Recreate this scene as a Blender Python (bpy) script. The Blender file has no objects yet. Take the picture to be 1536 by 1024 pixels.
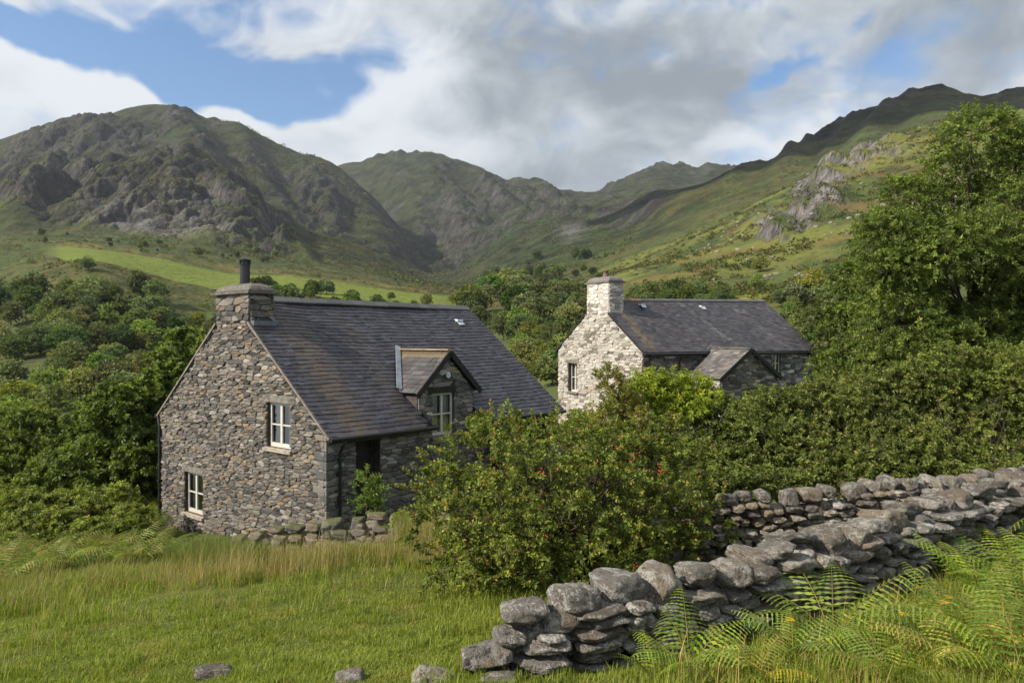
import bpy, bmesh, math, random
import numpy as np
from mathutils import Vector, Matrix

C = bpy.context.scene.collection
sc = bpy.context.scene
F, CX, HY = 1125.0, 768.0, 508.0          # the photograph's focal length, centre and horizon, in its pixels
R = math.radians

def W(px, py, d):
    return Vector(((px - CX) / F * d, d, (HY - py) / F * d))

# ------------------------------------------------------------------ tagging
def tag(o, label=None, cat=None, group=None, kind=None):
    if label: o['label'] = label
    if cat: o['category'] = cat
    if group: o['group'] = group
    if kind: o['kind'] = kind
    return o

def empty(name, loc=(0, 0, 0), rz=0.0, parent=None):
    o = bpy.data.objects.new(name, None)
    C.objects.link(o)
    o.location = loc; o.rotation_euler = (0, 0, rz)
    if parent: o.parent = parent
    return o

def copy_tree(o, parent=None):
    c = o.copy(); C.objects.link(c)
    if parent: c.parent = parent
    for ch in list(o.children):
        copy_tree(ch, c)
    return c

# ------------------------------------------------------------------ mesh building
def np_mesh(name, verts, faces_flat, loop_tot, mat, parent=None, col=None, smooth=False, link=True):
    """verts (N,3); faces_flat: flat vertex indices; loop_tot: ints per face; col (N,3) point colours"""
    me = bpy.data.meshes.new(name)
    verts = np.asarray(verts, dtype=np.float32)
    n = len(verts)
    faces_flat = np.asarray(faces_flat, dtype=np.int32).ravel()
    loop_tot = np.asarray(loop_tot, dtype=np.int32)
    me.vertices.add(n); me.vertices.foreach_set('co', verts.ravel())
    me.loops.add(len(faces_flat)); me.loops.foreach_set('vertex_index', faces_flat)
    me.polygons.add(len(loop_tot))
    st = np.zeros(len(loop_tot), dtype=np.int32); st[1:] = np.cumsum(loop_tot)[:-1]
    me.polygons.foreach_set('loop_start', st)
    me.polygons.foreach_set('use_smooth', np.full(len(loop_tot), bool(smooth)))
    me.update(calc_edges=True)
    if col is not None:
        col = np.asarray(col, dtype=np.float32)
        a = me.attributes.new('col', 'FLOAT_COLOR', 'POINT')
        c4 = np.ones((n, 4), dtype=np.float32); c4[:, :col.shape[1]] = col
        a.data.foreach_set('color', c4.ravel())
    if mat: me.materials.append(mat)
    o = bpy.data.objects.new(name, me)
    if link: C.objects.link(o)
    if parent: o.parent = parent
    return o

class MB:
    """collects shapes into one mesh"""
    def __init__(s): s.v = []; s.f = []; s.c = []
    def poly(s, pts, col=(1, 1, 1)):
        b = len(s.v); s.v += [tuple(p) for p in pts]; s.c += [col] * len(pts)
        s.f.append(list(range(b, b + len(pts))))
    def mesh(s, pts, faces, col=(1, 1, 1)):
        b = len(s.v); s.v += [tuple(p) for p in pts]; s.c += [col] * len(pts)
        s.f += [[b + i for i in f] for f in faces]
    def hexa(s, p, col=(1, 1, 1)):          # 8 points: bottom 4 ccw, top 4 ccw
        s.mesh(p, [(3, 2, 1, 0), (4, 5, 6, 7), (0, 1, 5, 4), (1, 2, 6, 5), (2, 3, 7, 6), (3, 0, 4, 7)], col)
    def box(s, x0, x1, y0, y1, z0, z1, col=(1, 1, 1)):
        s.hexa([(x0, y0, z0), (x1, y0, z0), (x1, y1, z0), (x0, y1, z0), (x0, y0, z1), (x1, y0, z1), (x1, y1, z1), (x0, y1, z1)], col)
    def bar(s, a, b, w, h, up=(0, 0, 1), col=(1, 1, 1)):
        a = Vector(a); b = Vector(b); t = (b - a).normalized(); up = Vector(up)
        sd = t.cross(up).normalized(); u = sd.cross(t).normalized()
        q = []
        for p in (a, b):
            q += [p - sd * w / 2 - u * h / 2, p + sd * w / 2 - u * h / 2, p + sd * w / 2 + u * h / 2, p - sd * w / 2 + u * h / 2]
        s.mesh(q, [(3, 2, 1, 0), (4, 5, 6, 7), (0, 1, 5, 4), (1, 2, 6, 5), (2, 3, 7, 6), (3, 0, 4, 7)], col)
    def tube(s, pts, rads, n=8, col=(1, 1, 1), cap=True):
        pts = [Vector(p) for p in pts]
        if not hasattr(rads, '__len__'): rads = [rads] * len(pts)
        b = len(s.v)
        ref = Vector((0.31, 0.2, 0.93)) if abs((pts[-1] - pts[0]).normalized().z) < .9 else Vector((1, 0.1, 0))
        for i, p in enumerate(pts):
            t = (pts[min(i + 1, len(pts) - 1)] - pts[max(i - 1, 0)]).normalized()
            a = t.cross(ref).normalized(); c = t.cross(a).normalized()
            for k in range(n):
                an = 2 * math.pi * k / n
                s.v.append(tuple(p + (a * math.cos(an) + c * math.sin(an)) * rads[i])); s.c.append(col)
        for i in range(len(pts) - 1):
            for k in range(n):
                s.f.append([b + i * n + k, b + i * n + (k + 1) % n, b + (i + 1) * n + (k + 1) % n, b + (i + 1) * n + k])
        if cap:
            s.f.append([b + k for k in range(n)][::-1]); e = b + (len(pts) - 1) * n
            s.f.append([e + k for k in range(n)])
    def lathe(s, prof, cx=0, cy=0, n=20, col=(1, 1, 1)):
        b = len(s.v)
        for r, z in prof:
            for k in range(n):
                an = 2 * math.pi * k / n
                s.v.append((cx + r * math.cos(an), cy + r * math.sin(an), z)); s.c.append(col)
        for i in range(len(prof) - 1):
            for k in range(n):
                s.f.append([b + i * n + k, b + i * n + (k + 1) % n, b + (i + 1) * n + (k + 1) % n, b + (i + 1) * n + k])
        s.f.append([b + k for k in range(n)][::-1]); e = b + (len(prof) - 1) * n
        s.f.append([e + k for k in range(n)])
    def build(s, name, mat, parent=None, smooth=False):
        ff = [i for f in s.f for i in f]
        return np_mesh(name, np.array(s.v), ff, [len(f) for f in s.f], mat, parent, np.array(s.c), smooth)

# ------------------------------------------------------------------ noise
_P = np.random.RandomState(7).permutation(512).astype(np.int64)
_G = np.stack([np.cos(np.arange(64) * 2 * math.pi / 64), np.sin(np.arange(64) * 2 * math.pi / 64)], 1)
def pnoise(x, y, seed=0):
    x = np.asarray(x, dtype=np.float64) + seed * 37.17; y = np.asarray(y, dtype=np.float64) - seed * 19.73
    xi = np.floor(x).astype(np.int64); yi = np.floor(y).astype(np.int64)
    xf = x - xi; yf = y - yi
    u = xf * xf * xf * (xf * (xf * 6 - 15) + 10); v = yf * yf * yf * (yf * (yf * 6 - 15) + 10)
    def g(ix, iy, dx, dy):
        h = _P[(_P[ix & 511] + iy) & 511] & 63
        return _G[h, 0] * dx + _G[h, 1] * dy
    a = g(xi, yi, xf, yf); b = g(xi + 1, yi, xf - 1, yf)
    c = g(xi, yi + 1, xf, yf - 1); d = g(xi + 1, yi + 1, xf - 1, yf - 1)
    return ((a + (b - a) * u) + ((c + (d - c) * u) - (a + (b - a) * u)) * v) * 1.5
def fbm(x, y, o=4, seed=0, gain=.5):
    s = 0; a = 1; t = 0
    for i in range(o):
        s = s + a * pnoise(x * 2 ** i, y * 2 ** i, seed + i); t += a; a *= gain
    return s / t
def ridged(x, y, o=4, seed=0, gain=.55):
    s = 0; a = 1; t = 0
    for i in range(o):
        s = s + a * (1 - 2 * np.abs(pnoise(x * 2 ** i, y * 2 ** i, seed + i))); t += a; a *= gain
    return s / t
def sstep(a, b, x):
    t = np.clip((x - a) / (b - a), 0, 1); return t * t * (3 - 2 * t)
def bell(x, c, w): return np.exp(-((x - c) / w) ** 2)

# ------------------------------------------------------------------ node materials
def new_mat(name):
    m = bpy.data.materials.new(name); m.use_nodes = True
    nt = m.node_tree
    for n in list(nt.nodes): nt.nodes.remove(n)
    return m, nt
class NT:
    def __init__(s, nt): s.nt = nt
    def n(s, typ, ins=None, **kw):
        nd = s.nt.nodes.new(typ)
        for k, v in kw.items(): setattr(nd, k, v)
        for k, v in (ins or {}).items():
            if hasattr(v, 'is_output') or isinstance(v, bpy.types.NodeSocket): s.nt.links.new(v, nd.inputs[k])
            else: nd.inputs[k].default_value = v
        return nd
    def math(s, op, a, b=0.0, c=0.0, clamp=False):
        return s.n('ShaderNodeMath', {0: a, 1: b, 2: c}, operation=op, use_clamp=clamp).outputs[0]
    def mix(s, f, a, b, bt='MIX'):
        def c4(v): return v if isinstance(v, bpy.types.NodeSocket) else (tuple(v) + (1,))[:4]
        nd = s.n('ShaderNodeMix', data_type='RGBA', blend_type=bt)
        for i, v in ((0, f), (6, c4(a)), (7, c4(b))):
            if isinstance(v, bpy.types.NodeSocket): s.nt.links.new(v, nd.inputs[i])
            else: nd.inputs[i].default_value = v
        return nd.outputs[2]
    def noise(s, vec, scale, detail=3, rough=.55, dist=0.0, out=0):
        ins = {'Scale': scale, 'Detail': detail, 'Roughness': rough, 'Distortion': dist}
        if vec is not None: ins['Vector'] = vec
        return s.n('ShaderNodeTexNoise', ins).outputs[out]
    def ramp(s, f, lo, hi, a=0.0, b=1.0):
        return s.n('ShaderNodeMapRange', {0: f, 1: lo, 2: hi, 3: a, 4: b}, interpolation_type='SMOOTHSTEP').outputs[0]
    def attr(s, name='col'):
        return s.n('ShaderNodeAttribute', attribute_name=name)
    def coord(s, k='Object'): return s.n('ShaderNodeTexCoord').outputs[k]
    def scale(s, vec, xyz):
        return s.n('ShaderNodeMapping', {0: vec, 3: xyz}).outputs[0]
    def bump(s, h, strength=.4, dist=.02, normal=None):
        ins = {'Height': h, 'Strength': strength, 'Distance': dist}
        if normal is not None: ins['Normal'] = normal
        return s.n('ShaderNodeBump', ins).outputs[0]
    def out(s, sh): s.n('ShaderNodeOutputMaterial', {0: sh})
    def bsdf(s, col, rough=.8, normal=None, spec=.3, metal=0.0):
        ins = {'Base Color': col if isinstance(col, bpy.types.NodeSocket) else tuple(col) + (1,), 'Roughness': rough, 'Specular IOR Level': spec, 'Metallic': metal}
        if normal is not None: ins['Normal'] = normal
        return s.n('ShaderNodeBsdfPrincipled', ins).outputs[0]

def mat_plain(name, col, rough=.6, spec=.4, metal=0.0, var=.25, nscale=6.0, bump=.15):
    m, nt = new_mat(name); k = NT(nt)
    v = k.coord()
    nz = k.noise(v, nscale, 5, .6); nf = k.noise(v, nscale * 9, 3, .6)
    c = k.mix(k.ramp(nz, .3, .7), [x * (1 - var) for x in col], [min(1, x * (1 + var)) for x in col])
    k.out(k.bsdf(c, rough, k.bump(nf, bump, .01), spec, metal)); return m

def mat_leaf(name, trans=.3, rough=.5, spec=.25, objvar=.0):
    m, nt = new_mat(name); k = NT(nt)
    col = k.mix(1.0, k.attr().outputs[0], (1.98, 1.86, 1.6), 'MULTIPLY')
    if objvar > 0:
        rnd = k.n('ShaderNodeObjectInfo').outputs['Random']
        hs = k.n('ShaderNodeHueSaturation', {'Hue': k.math('ADD', .5 - .025 * objvar, k.math('MULTIPLY', rnd, .05 * objvar)),
                 'Saturation': k.math('ADD', 1 - .2 * objvar, k.math('MULTIPLY', k.math('FRACT', k.math('MULTIPLY', rnd, 7.3)), .35 * objvar)),
                 'Value': k.math('ADD', 1 - .32 * objvar, k.math('MULTIPLY', k.math('FRACT', k.math('MULTIPLY', rnd, 13.7)), .7 * objvar)), 'Color': col})
        col = hs.outputs[0]
    b = k.bsdf(col, rough, None, spec)
    t = k.n('ShaderNodeBsdfTranslucent', {'Color': k.mix(.5, col, (.35, .42, .04), 'MULTIPLY') if False else k.mix(1.0, col, (1.35, 1.45, .7), 'MULTIPLY')}).outputs[0]
    k.out(k.n('ShaderNodeMixShader', {0: trans, 1: b, 2: t}).outputs[0]); return m
# ------------------------------------------------------------------ camera, sun, sky
cam_d = bpy.data.cameras.new('camera'); cam = bpy.data.objects.new('camera', cam_d); C.objects.link(cam)
cam.location = (0, 0, 0); cam.rotation_euler = (math.pi / 2, 0, 0)
cam_d.sensor_width = 36; cam_d.lens = 36 * F / 1536; cam_d.shift_y = -(512 - HY) / 1536
cam_d.clip_start = .05; cam_d.clip_end = 30000
sc.camera = cam
SUN_AZ = Vector((-.925, -.38, 0)).normalized(); SUN_EL = R(37)
SUN = Vector((SUN_AZ.x * math.cos(SUN_EL), SUN_AZ.y * math.cos(SUN_EL), math.sin(SUN_EL)))
sd = bpy.data.lights.new('sun', 'SUN'); so = bpy.data.objects.new('sun', sd); C.objects.link(so)
sd.energy = 5.0; sd.angle = R(.5); sd.color = (1, .91, .78)
so.rotation_euler = (-SUN).to_track_quat('-Z', 'Y').to_euler(); so.location = (-60, -20, 80)
sc.view_settings.view_transform = 'Standard'; sc.view_settings.look = 'None'
sc.view_settings.exposure = 0.4; sc.view_settings.gamma = 1
sc.render.engine = 'CYCLES'
sc.cycles.use_denoising = True
sc.cycles.max_bounces = 6; sc.cycles.diffuse_bounces = 3; sc.cycles.glossy_bounces = 2; sc.cycles.transmission_bounces = 4; sc.cycles.volume_bounces = 0; sc.cycles.transparent_max_bounces = 8
sc.cycles.use_adaptive_sampling = True; sc.cycles.adaptive_threshold = .015
sc.cycles.caustics_reflective = False; sc.cycles.caustics_refractive = False

world = bpy.data.worlds.new('World'); sc.world = world; world.use_nodes = True
nt = world.node_tree
for n_ in list(nt.nodes): nt.nodes.remove(n_)
k = NT(nt)
sky = k.n('ShaderNodeTexSky', sky_type='NISHITA', sun_disc=False, sun_elevation=SUN_EL, sun_rotation=math.atan2(SUN_AZ.x, SUN_AZ.y), air_density=1.0, dust_density=.6, ozone_density=2.0)
# clouds: a cover map over the dome (longitude from north, tangent of elevation), computed here and mixed over the sky texture
NW, NH, ELMAX = 3600, 900, 1.6
uu = (np.arange(NW) + .5) / NW * 2 * math.pi - math.pi
vv = (np.arange(NH) + .5) / NH * ELMAX
AZ, EL = np.meshgrid(uu, vv)
def dome(px, py):
    x = (px - CX) / F; return math.atan(x), ((HY - py) / F) / math.sqrt(1 + x * x)
P2 = EL * 1.35
wxa = AZ + .13 * fbm(AZ * 3.2, P2 * 3.2, 3, 101) + .035 * fbm(AZ * 13, P2 * 13, 4, 103)
wya = EL + .08 * fbm(AZ * 3.2, P2 * 3.2, 3, 107) + .030 * fbm(AZ * 13, P2 * 13, 4, 109)
def blobs(lst):
    t = np.zeros_like(AZ)
    for px, py, rx, ry, amp in lst:
        a, e = dome(px, py); rx = rx / F * math.cos(a) ** 2; ry = ry / F * math.cos(a)
        t += amp * np.exp(-((wxa - a) / rx) ** 2 - ((wya - e) / ry) ** 2)
    return t
def billow(x, y, o, seed):
    s_ = 0; a = 1; t = 0
    for i in range(o):
        s_ = s_ + a * np.abs(pnoise(x * 2 ** i, y * 2 ** i, seed + i)) * 2; t += a; a *= .55
    return s_ / t
n1 = fbm(AZ * 4.5, P2 * 5, 5, 121); n2 = fbm(AZ * 10, P2 * 12, 4, 127, .42); n3 = billow(wxa * 9, wya * 12, 5, 131)
blue = blobs([(250, 95, 230, 62, 1.05), (390, 140, 150, 52, .62), (60, 84, 140, 34, .6), (300, 30, 80, 50, .45), (470, 150, 70, 45, .15), (300, 160, 110, 25, .3),
              (1195, 50, 46, 18, .62), (1265, 40, 22, 14, .4), (1272, 165, 26, 18, .22), (-500, 100, 330, 120, .9), (2300, 60, 420, 150, .8),
              (60, 5, 130, 50, -.9), (150, 86, 36, 12, -.5), (60, 150, 230, 40, -.9), (260, 158, 130, 34, -.95), (60, 76, 130, 24, .45), (470, 212, 160, 40, -1.0), (650, 150, 130, 110, -.5), (1050, 180, 200, 90, -.35), (-100, 30, 150, 80, -.3), (230, 5, 40, 16, -.35)])
cov = .80 - blue + .42 * n1 + .42 * n2 + .34 * (.42 - n3)
mask = sstep(.20, .92, cov)
grey = blobs([(880, 60, 270, 90, .75), (1010, 235, 250, 60, .5), (1110, 120, 200, 60, .45), (1450, 50, 230, 75, .62), (830, 275, 160, 30, .3), (200, 255, 160, 26, .3), (1350, 130, 90, 40, .15), (760, 180, 100, 50, .25),
              (600, 120, 110, 60, -.35), (1290, 95, 60, 40, -.35), (1190, 195, 100, 30, -.45), (100, 130, 180, 30, -.3), (640, 215, 100, 40, -.25), (960, 40, 40, 25, -.25), (1040, 130, 60, 20, -.25)])
dens = .6 * n1 + .55 * n2 + .55 * (.42 - n3)
lit = (np.roll(dens, 14, axis=1) - dens) * -1.0 + (np.roll(dens, -10, axis=0) - dens) * -.6
gm = grey + .36 * n1 + .20 * n2 + .12 * (.42 - n3) - .30 * lit
gmask = sstep(-.18, .78, gm + .10 * n2)
thin = sstep(1.05, .35, cov)
br = (.66 * (1 - gmask) + .28 * gmask)[..., None] * np.array([.96, 1.0, 1.05]) * np.array([1, 1, 1]) 
br = br * (1 - gmask[..., None] * np.array([.10, .03, -.03]))
img = bpy.data.images.new('cloud_cover', NW, NH, alpha=True, float_buffer=True)
px_ = np.ones((NH, NW, 4), dtype=np.float32); px_[..., :3] = br; px_[..., 3] = 1
img.colorspace_settings.name = 'Non-Color'
img.pixels.foreach_set(px_.ravel())
img2 = bpy.data.images.new('cloud_mask', NW, NH, alpha=False, float_buffer=True)
px_[..., :3] = mask[..., None]; img2.colorspace_settings.name = 'Non-Color'; img2.pixels.foreach_set(px_.ravel())
for im_ in (img, img2): im_.pack()
del px_, AZ, EL, P2, wxa, wya, n1, n2, n3, blue, cov, grey, dens, lit, gm
g = k.coord('Generated')
sep = k.n('ShaderNodeSeparateXYZ', {0: g})
X_, Y_, Z_ = sep.outputs[0], sep.outputs[1], sep.outputs[2]
az = k.math('ARCTAN2', X_, Y_)
hz = k.math('SQRT', k.math('ADD', k.math('MULTIPLY', X_, X_), k.math('MULTIPLY', Y_, Y_)))
el = k.math('DIVIDE', Z_, k.math('MAXIMUM', hz, .02))
uv = k.n('ShaderNodeCombineXYZ', {0: k.math('ADD', k.math('DIVIDE', az, 2 * math.pi), .5), 1: k.math('MINIMUM', k.math('MAXIMUM', k.math('DIVIDE', el, ELMAX), .001), .999), 2: 0.0}).outputs[0]
ti = k.n('ShaderNodeTexImage', {0: uv}, image=img, interpolation='Cubic'); tm = k.n('ShaderNodeTexImage', {0: uv}, image=img2, interpolation='Cubic')
skyc = k.mix(1.0, sky.outputs[0], (.86, 1.02, 1.14), 'MULTIPLY')
ccol = k.n('ShaderNodeVectorMath', {0: ti.outputs[0], 3: 1 / .11}, operation='SCALE').outputs[0]
fin = k.mix(tm.outputs[0], skyc, ccol)
bg = k.n('ShaderNodeBackground', {0: fin, 1: .11})
k.n('ShaderNodeOutputWorld', {0: bg.outputs[0]})
world.cycles.sampling_method = 'MANUAL'; world.cycles.sample_map_resolution = 512

# ------------------------------------------------------------------ terrain
KP = np.array([-700, -100, 0, 100, 150, 200, 250, 300, 330, 400, 440, 480, 510, 560, 610, 650, 700, 750, 800, 850, 885, 950, 1000, 1050, 1100, 1150, 1200, 1250, 1300, 1350, 1385, 1420, 1480, 1536, 1650, 2300.])
def cv(*pairs):
    a = np.array(pairs, dtype=float); return a[:, 0], a[:, 1]
def near_z(x, d):
    lat = np.where(x > 0, np.where(x < 6, .0095 * x * x, .342 + .06 * (x - 6)), .075 * x)
    dd = np.where(d < 18, d, 18 + (d - 18) * .3)
    return -1.56 - .163 * dd + lat
# per layer: distance curve, picture-height curve (both over the photograph's columns)
LAY = [
 (cv((0, 62)), cv((0, 655), (300, 640), (500, 620), (700, 600), (800, 592), (900, 572), (1000, 563), (1250, 556), (1350, 548), (1536, 540))),
 (cv((0, 140)), cv((-700, 590), (0, 572), (300, 570), (500, 560), (700, 540), (750, 522), (800, 512), (850, 504), (950, 494), (1050, 484), (1150, 476), (1250, 470), (1350, 452), (1450, 432), (1536, 420), (2300, 330))),
 (cv((-100, 300), (650, 300), (850, 270), (1000, 250), (2300, 250)), cv((-700, 440), (0, 428), (100, 402), (150, 400), (200, 414), (250, 426), (330, 441), (440, 446), (550, 452), (650, 464), (700, 472), (750, 466), (800, 458), (850, 450), (950, 422), (1050, 404), (1150, 385), (1250, 350), (1350, 318), (1450, 300), (1536, 290), (2300, 150))),
 (cv((0, 450), (2300, 450)), cv((-700, 350), (0, 366), (80, 367), (150, 371), (250, 386), (330, 404), (440, 409), (550, 428), (650, 438), (700, 446), (750, 440), (800, 430), (850, 424), (885, 415), (950, 388), (1000, 372), (1050, 347), (1100, 322), (1150, 297), (1200, 276), (1250, 250), (1300, 222), (1350, 203), (1400, 187), (1430, 183), (1480, 176), (1536, 165), (1650, 150), (2300, 60))),
 (cv((0, 640), (885, 640), (1000, 540), (2300, 540)), cv((-700, 330), (0, 345), (100, 350), (200, 354), (300, 364), (400, 385), (480, 398), (560, 412), (610, 420), (650, 431), (700, 438), (750, 428), (800, 415), (850, 405), (885, 396), (950, 372), (1000, 362), (1050, 342), (1100, 324), (1150, 304), (1200, 287), (1250, 264), (1300, 240), (1350, 222), (1400, 208), (1430, 204), (1480, 196), (1536, 186), (1650, 170), (2300, 80))),
 (cv((0, 1000), (700, 1000), (885, 1050), (1000, 720), (2300, 700)), cv((-700, 280), (-100, 275), (0, 268), (60, 258), (120, 246), (180, 238), (230, 232), (270, 236), (330, 262), (380, 300), (420, 328), (480, 352), (560, 386), (610, 404), (650, 424), (700, 416), (750, 393), (800, 368), (850, 352), (885, 348), (950, 345), (1000, 330), (1050, 312), (1100, 294), (1150, 274), (1200, 256), (1250, 236), (1300, 205), (1350, 186), (1385, 166), (1420, 164), (1480, 166), (1536, 158), (1650, 140), (2300, 70))),
 (cv((0, 1120), (700, 1120), (885, 1250), (1000, 800), (2300, 760)), cv((-700, 286), (0, 272), (120, 250), (230, 238), (270, 242), (330, 268), (380, 305), (420, 332), (480, 350), (560, 376), (610, 398), (650, 424), (700, 400), (750, 370), (800, 342), (850, 334), (885, 334), (950, 322), (1000, 303), (1050, 290), (1100, 268), (1150, 250), (1200, 235), (1250, 216), (1300, 182), (1350, 166), (1385, 145), (1420, 150), (1480, 157), (1536, 147), (1650, 130), (2300, 66))),
 (cv((0, 1700), (500, 1600), (650, 1400), (885, 1500), (950, 1300), (1000, 1000), (2300, 850)), cv((-700, 190), (-100, 214), (0, 219), (30, 208), (60, 195), (110, 190), (150, 187), (190, 172), (215, 167), (240, 164), (265, 170), (290, 180), (350, 195), (395, 212), (440, 234), (480, 238), (510, 253), (560, 298), (610, 352), (650, 421), (700, 380), (750, 346), (800, 322), (850, 318), (885, 320), (950, 305), (1000, 288), (1050, 278), (1100, 258), (1150, 240), (1200, 225), (1240, 209), (1280, 175), (1310, 159), (1350, 153), (1385, 132), (1405, 131), (1440, 141), (1480, 149), (1500, 142), (1536, 135), (1650, 122), (2300, 60))),
 (cv((0, 1950), (500, 1800), (650, 1550), (885, 1800), (1000, 1250), (2300, 1100)), cv((-700, 250), (0, 260), (100, 240), (240, 215), (350, 245), (440, 280), (510, 320), (560, 330), (610, 340), (650, 388), (700, 348), (750, 318), (800, 306), (850, 312), (885, 318), (950, 302), (1000, 295), (1050, 300), (1100, 280), (1200, 250), (1280, 205), (1350, 185), (1400, 165), (1536, 165), (2300, 100))),
 (cv((0, 2500), (750, 2400), (870, 2400), (900, 2900), (1100, 2900), (2300, 2000)), cv((-700, 260), (0, 270), (240, 230), (440, 262), (480, 258), (510, 252), (540, 246), (580, 236), (610, 236), (650, 242), (690, 247), (720, 259), (760, 275), (800, 282), (840, 289), (870, 297), (885, 303), (900, 299), (920, 291), (960, 277), (990, 269), (1020, 267), (1045, 273), (1085, 270), (1150, 275), (1250, 260), (1400, 210), (2300, 130))),
 (cv((0, 3600)), cv((-700, 360), (300, 330), (600, 320), (885, 360), (1000, 340), (1500, 300), (2300, 260))),
 (cv((0, 4200)), cv((0, 400))),
]
NEARD = [1.0, 4.0, 8.0, 13.0, 18.0, 26.0, 38.0]
TPX = np.arange(-2000, 3600, 3.0)
def _smooth(v, sg=7):
    kx = np.arange(-3 * sg, 3 * sg + 1); w = np.exp(-.5 * (kx / sg) ** 2); w /= w.sum()
    return np.convolve(np.pad(v, 3 * sg, mode='edge'), w, 'valid')
TAB = []
for i_, ((dx, dy), (yx, yy)) in enumerate(LAY):
    sg = 4 if i_ in (7, 9) else 8
    TAB.append((_smooth(np.interp(TPX, dx, dy), 9), _smooth(np.interp(TPX, yx, yy), sg)))
def profile(px):
    """knots (K,N) of depth and height for columns px"""
    D = []; Z = []
    for d in NEARD:
        D.append(np.full_like(px, d)); Z.append(near_z((px - CX) / F * d, np.full_like(px, d)))
    for td, ty in TAB:
        d = np.interp(px, TPX, td); y = np.interp(px, TPX, ty)
        D.append(d); Z.append((HY - y) / F * d)
    return np.array(D), np.array(Z)
def pchip(D, Z, d):
    K = len(D)
    h = D[1:] - D[:-1]; s = (Z[1:] - Z[:-1]) / h
    m = np.zeros_like(Z); m[0] = s[0]; m[-1] = s[-1]
    for i in range(1, K - 1):
        w1 = 2 * h[i] + h[i - 1]; w2 = h[i] + 2 * h[i - 1]
        ok = s[i] * s[i - 1] > 0
        den = np.where(ok, w1 / np.where(s[i - 1] == 0, 1, s[i - 1]) + w2 / np.where(s[i] == 0, 1, s[i]), 1)
        m[i] = np.where(ok, (w1 + w2) / den, 0)
    out = np.array(Z[0], copy=True) * 0 + Z[0]
    for i in range(K - 1):
        t = (d - D[i]) / h[i]; sel = (t >= 0) & (t <= 1); t = np.clip(t, 0, 1)
        z = (2 * t**3 - 3 * t**2 + 1) * Z[i] + (t**3 - 2 * t**2 + t) * h[i] * m[i] + (-2 * t**3 + 3 * t**2) * Z[i + 1] + (t**3 - t**2) * h[i] * m[i + 1]
        out = np.where(sel, z, out)
    out = np.where(d > D[-1], Z[-1], out)
    return out
def field_mask(px, d):
    """the mown field across the valley"""
    low = np.interp(px, [60, 100, 150, 330, 450, 650], [390, 322, 318, 300, 300, 300]); up = np.interp(px, [60, 150, 330, 650], [450, 440, 425, 425])
    return sstep(0, 12, d - low) * sstep(0, 14, up - d) * sstep(60, 100, px) * sstep(720, 640, px)
def crag_mask(px, d):
    """where bare rock breaks through"""
    m = .9 * bell(px, 150, 150) * bell(d, 830, 120) + 1.0 * bell(px, 330, 90) * bell(d, 850, 170) + .8 * bell(px, 390, 40) * bell(d, 740, 90) + .8 * bell(px, 40, 70) * bell(d, 900, 150)
    m = m + 1.0 * bell(px, 1195, 48) * bell(d, 292, 26) + 1.0 * bell(px, 1275, 62) * bell(d, 400, 30) + .45 * bell(px, 1250, 150) * bell(d, 330, 90)
    m = m + .35 * bell(px, 900, 60) * bell(d, 260, 60)
    m = m + .40 * bell(px, 600, 60) * bell(d, 2350, 260) + .5 * bell(px, 800, 90) * bell(d, 2000, 400) + .75 * bell(px, 690, 70) * bell(d, 1600, 400) + .6 * bell(px, 850, 60) * bell(d, 1500, 300) + .5 * bell(px, 480, 60) * bell(d, 1250, 200)
    m = m + .42 * sstep(950, 1250, px) * bell(d, 850, 120) + .45 * sstep(880, 950, px) * sstep(1500, 2500, d) + .45 * bell(px, 200, 300) * bell(d, 1330, 170) + .5 * bell(px, 90, 120) * bell(d, 1300, 200)
    return m
SPURS = [(2420, 1420, 612, 716, 62, 30), (2400, 1500, 700, 772, 50, 22), (2420, 1600, 800, 838, 42, 20), (2350, 1500, 560, 650, 34, 18), (1700, 1130, 235, 330, 34, 34), (1620, 1150, 330, 440, 34, 26), (1650, 1150, 120, 150, 28, 34), (1550, 1150, 420, 520, 26, 20),
         (990, 680, 1385, 1290, 18, 30), (990, 700, 1240, 1170, 15, 26), (1000, 720, 1310, 1235, 12, 18), (1100, 760, 1130, 1080, 14, 24), (2900, 1500, 1000, 960, 18, 30), (2850, 1600, 940, 905, 16, 22), (980, 640, 60, 30, 16, 30), (980, 660, 430, 470, 14, 18)]
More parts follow.
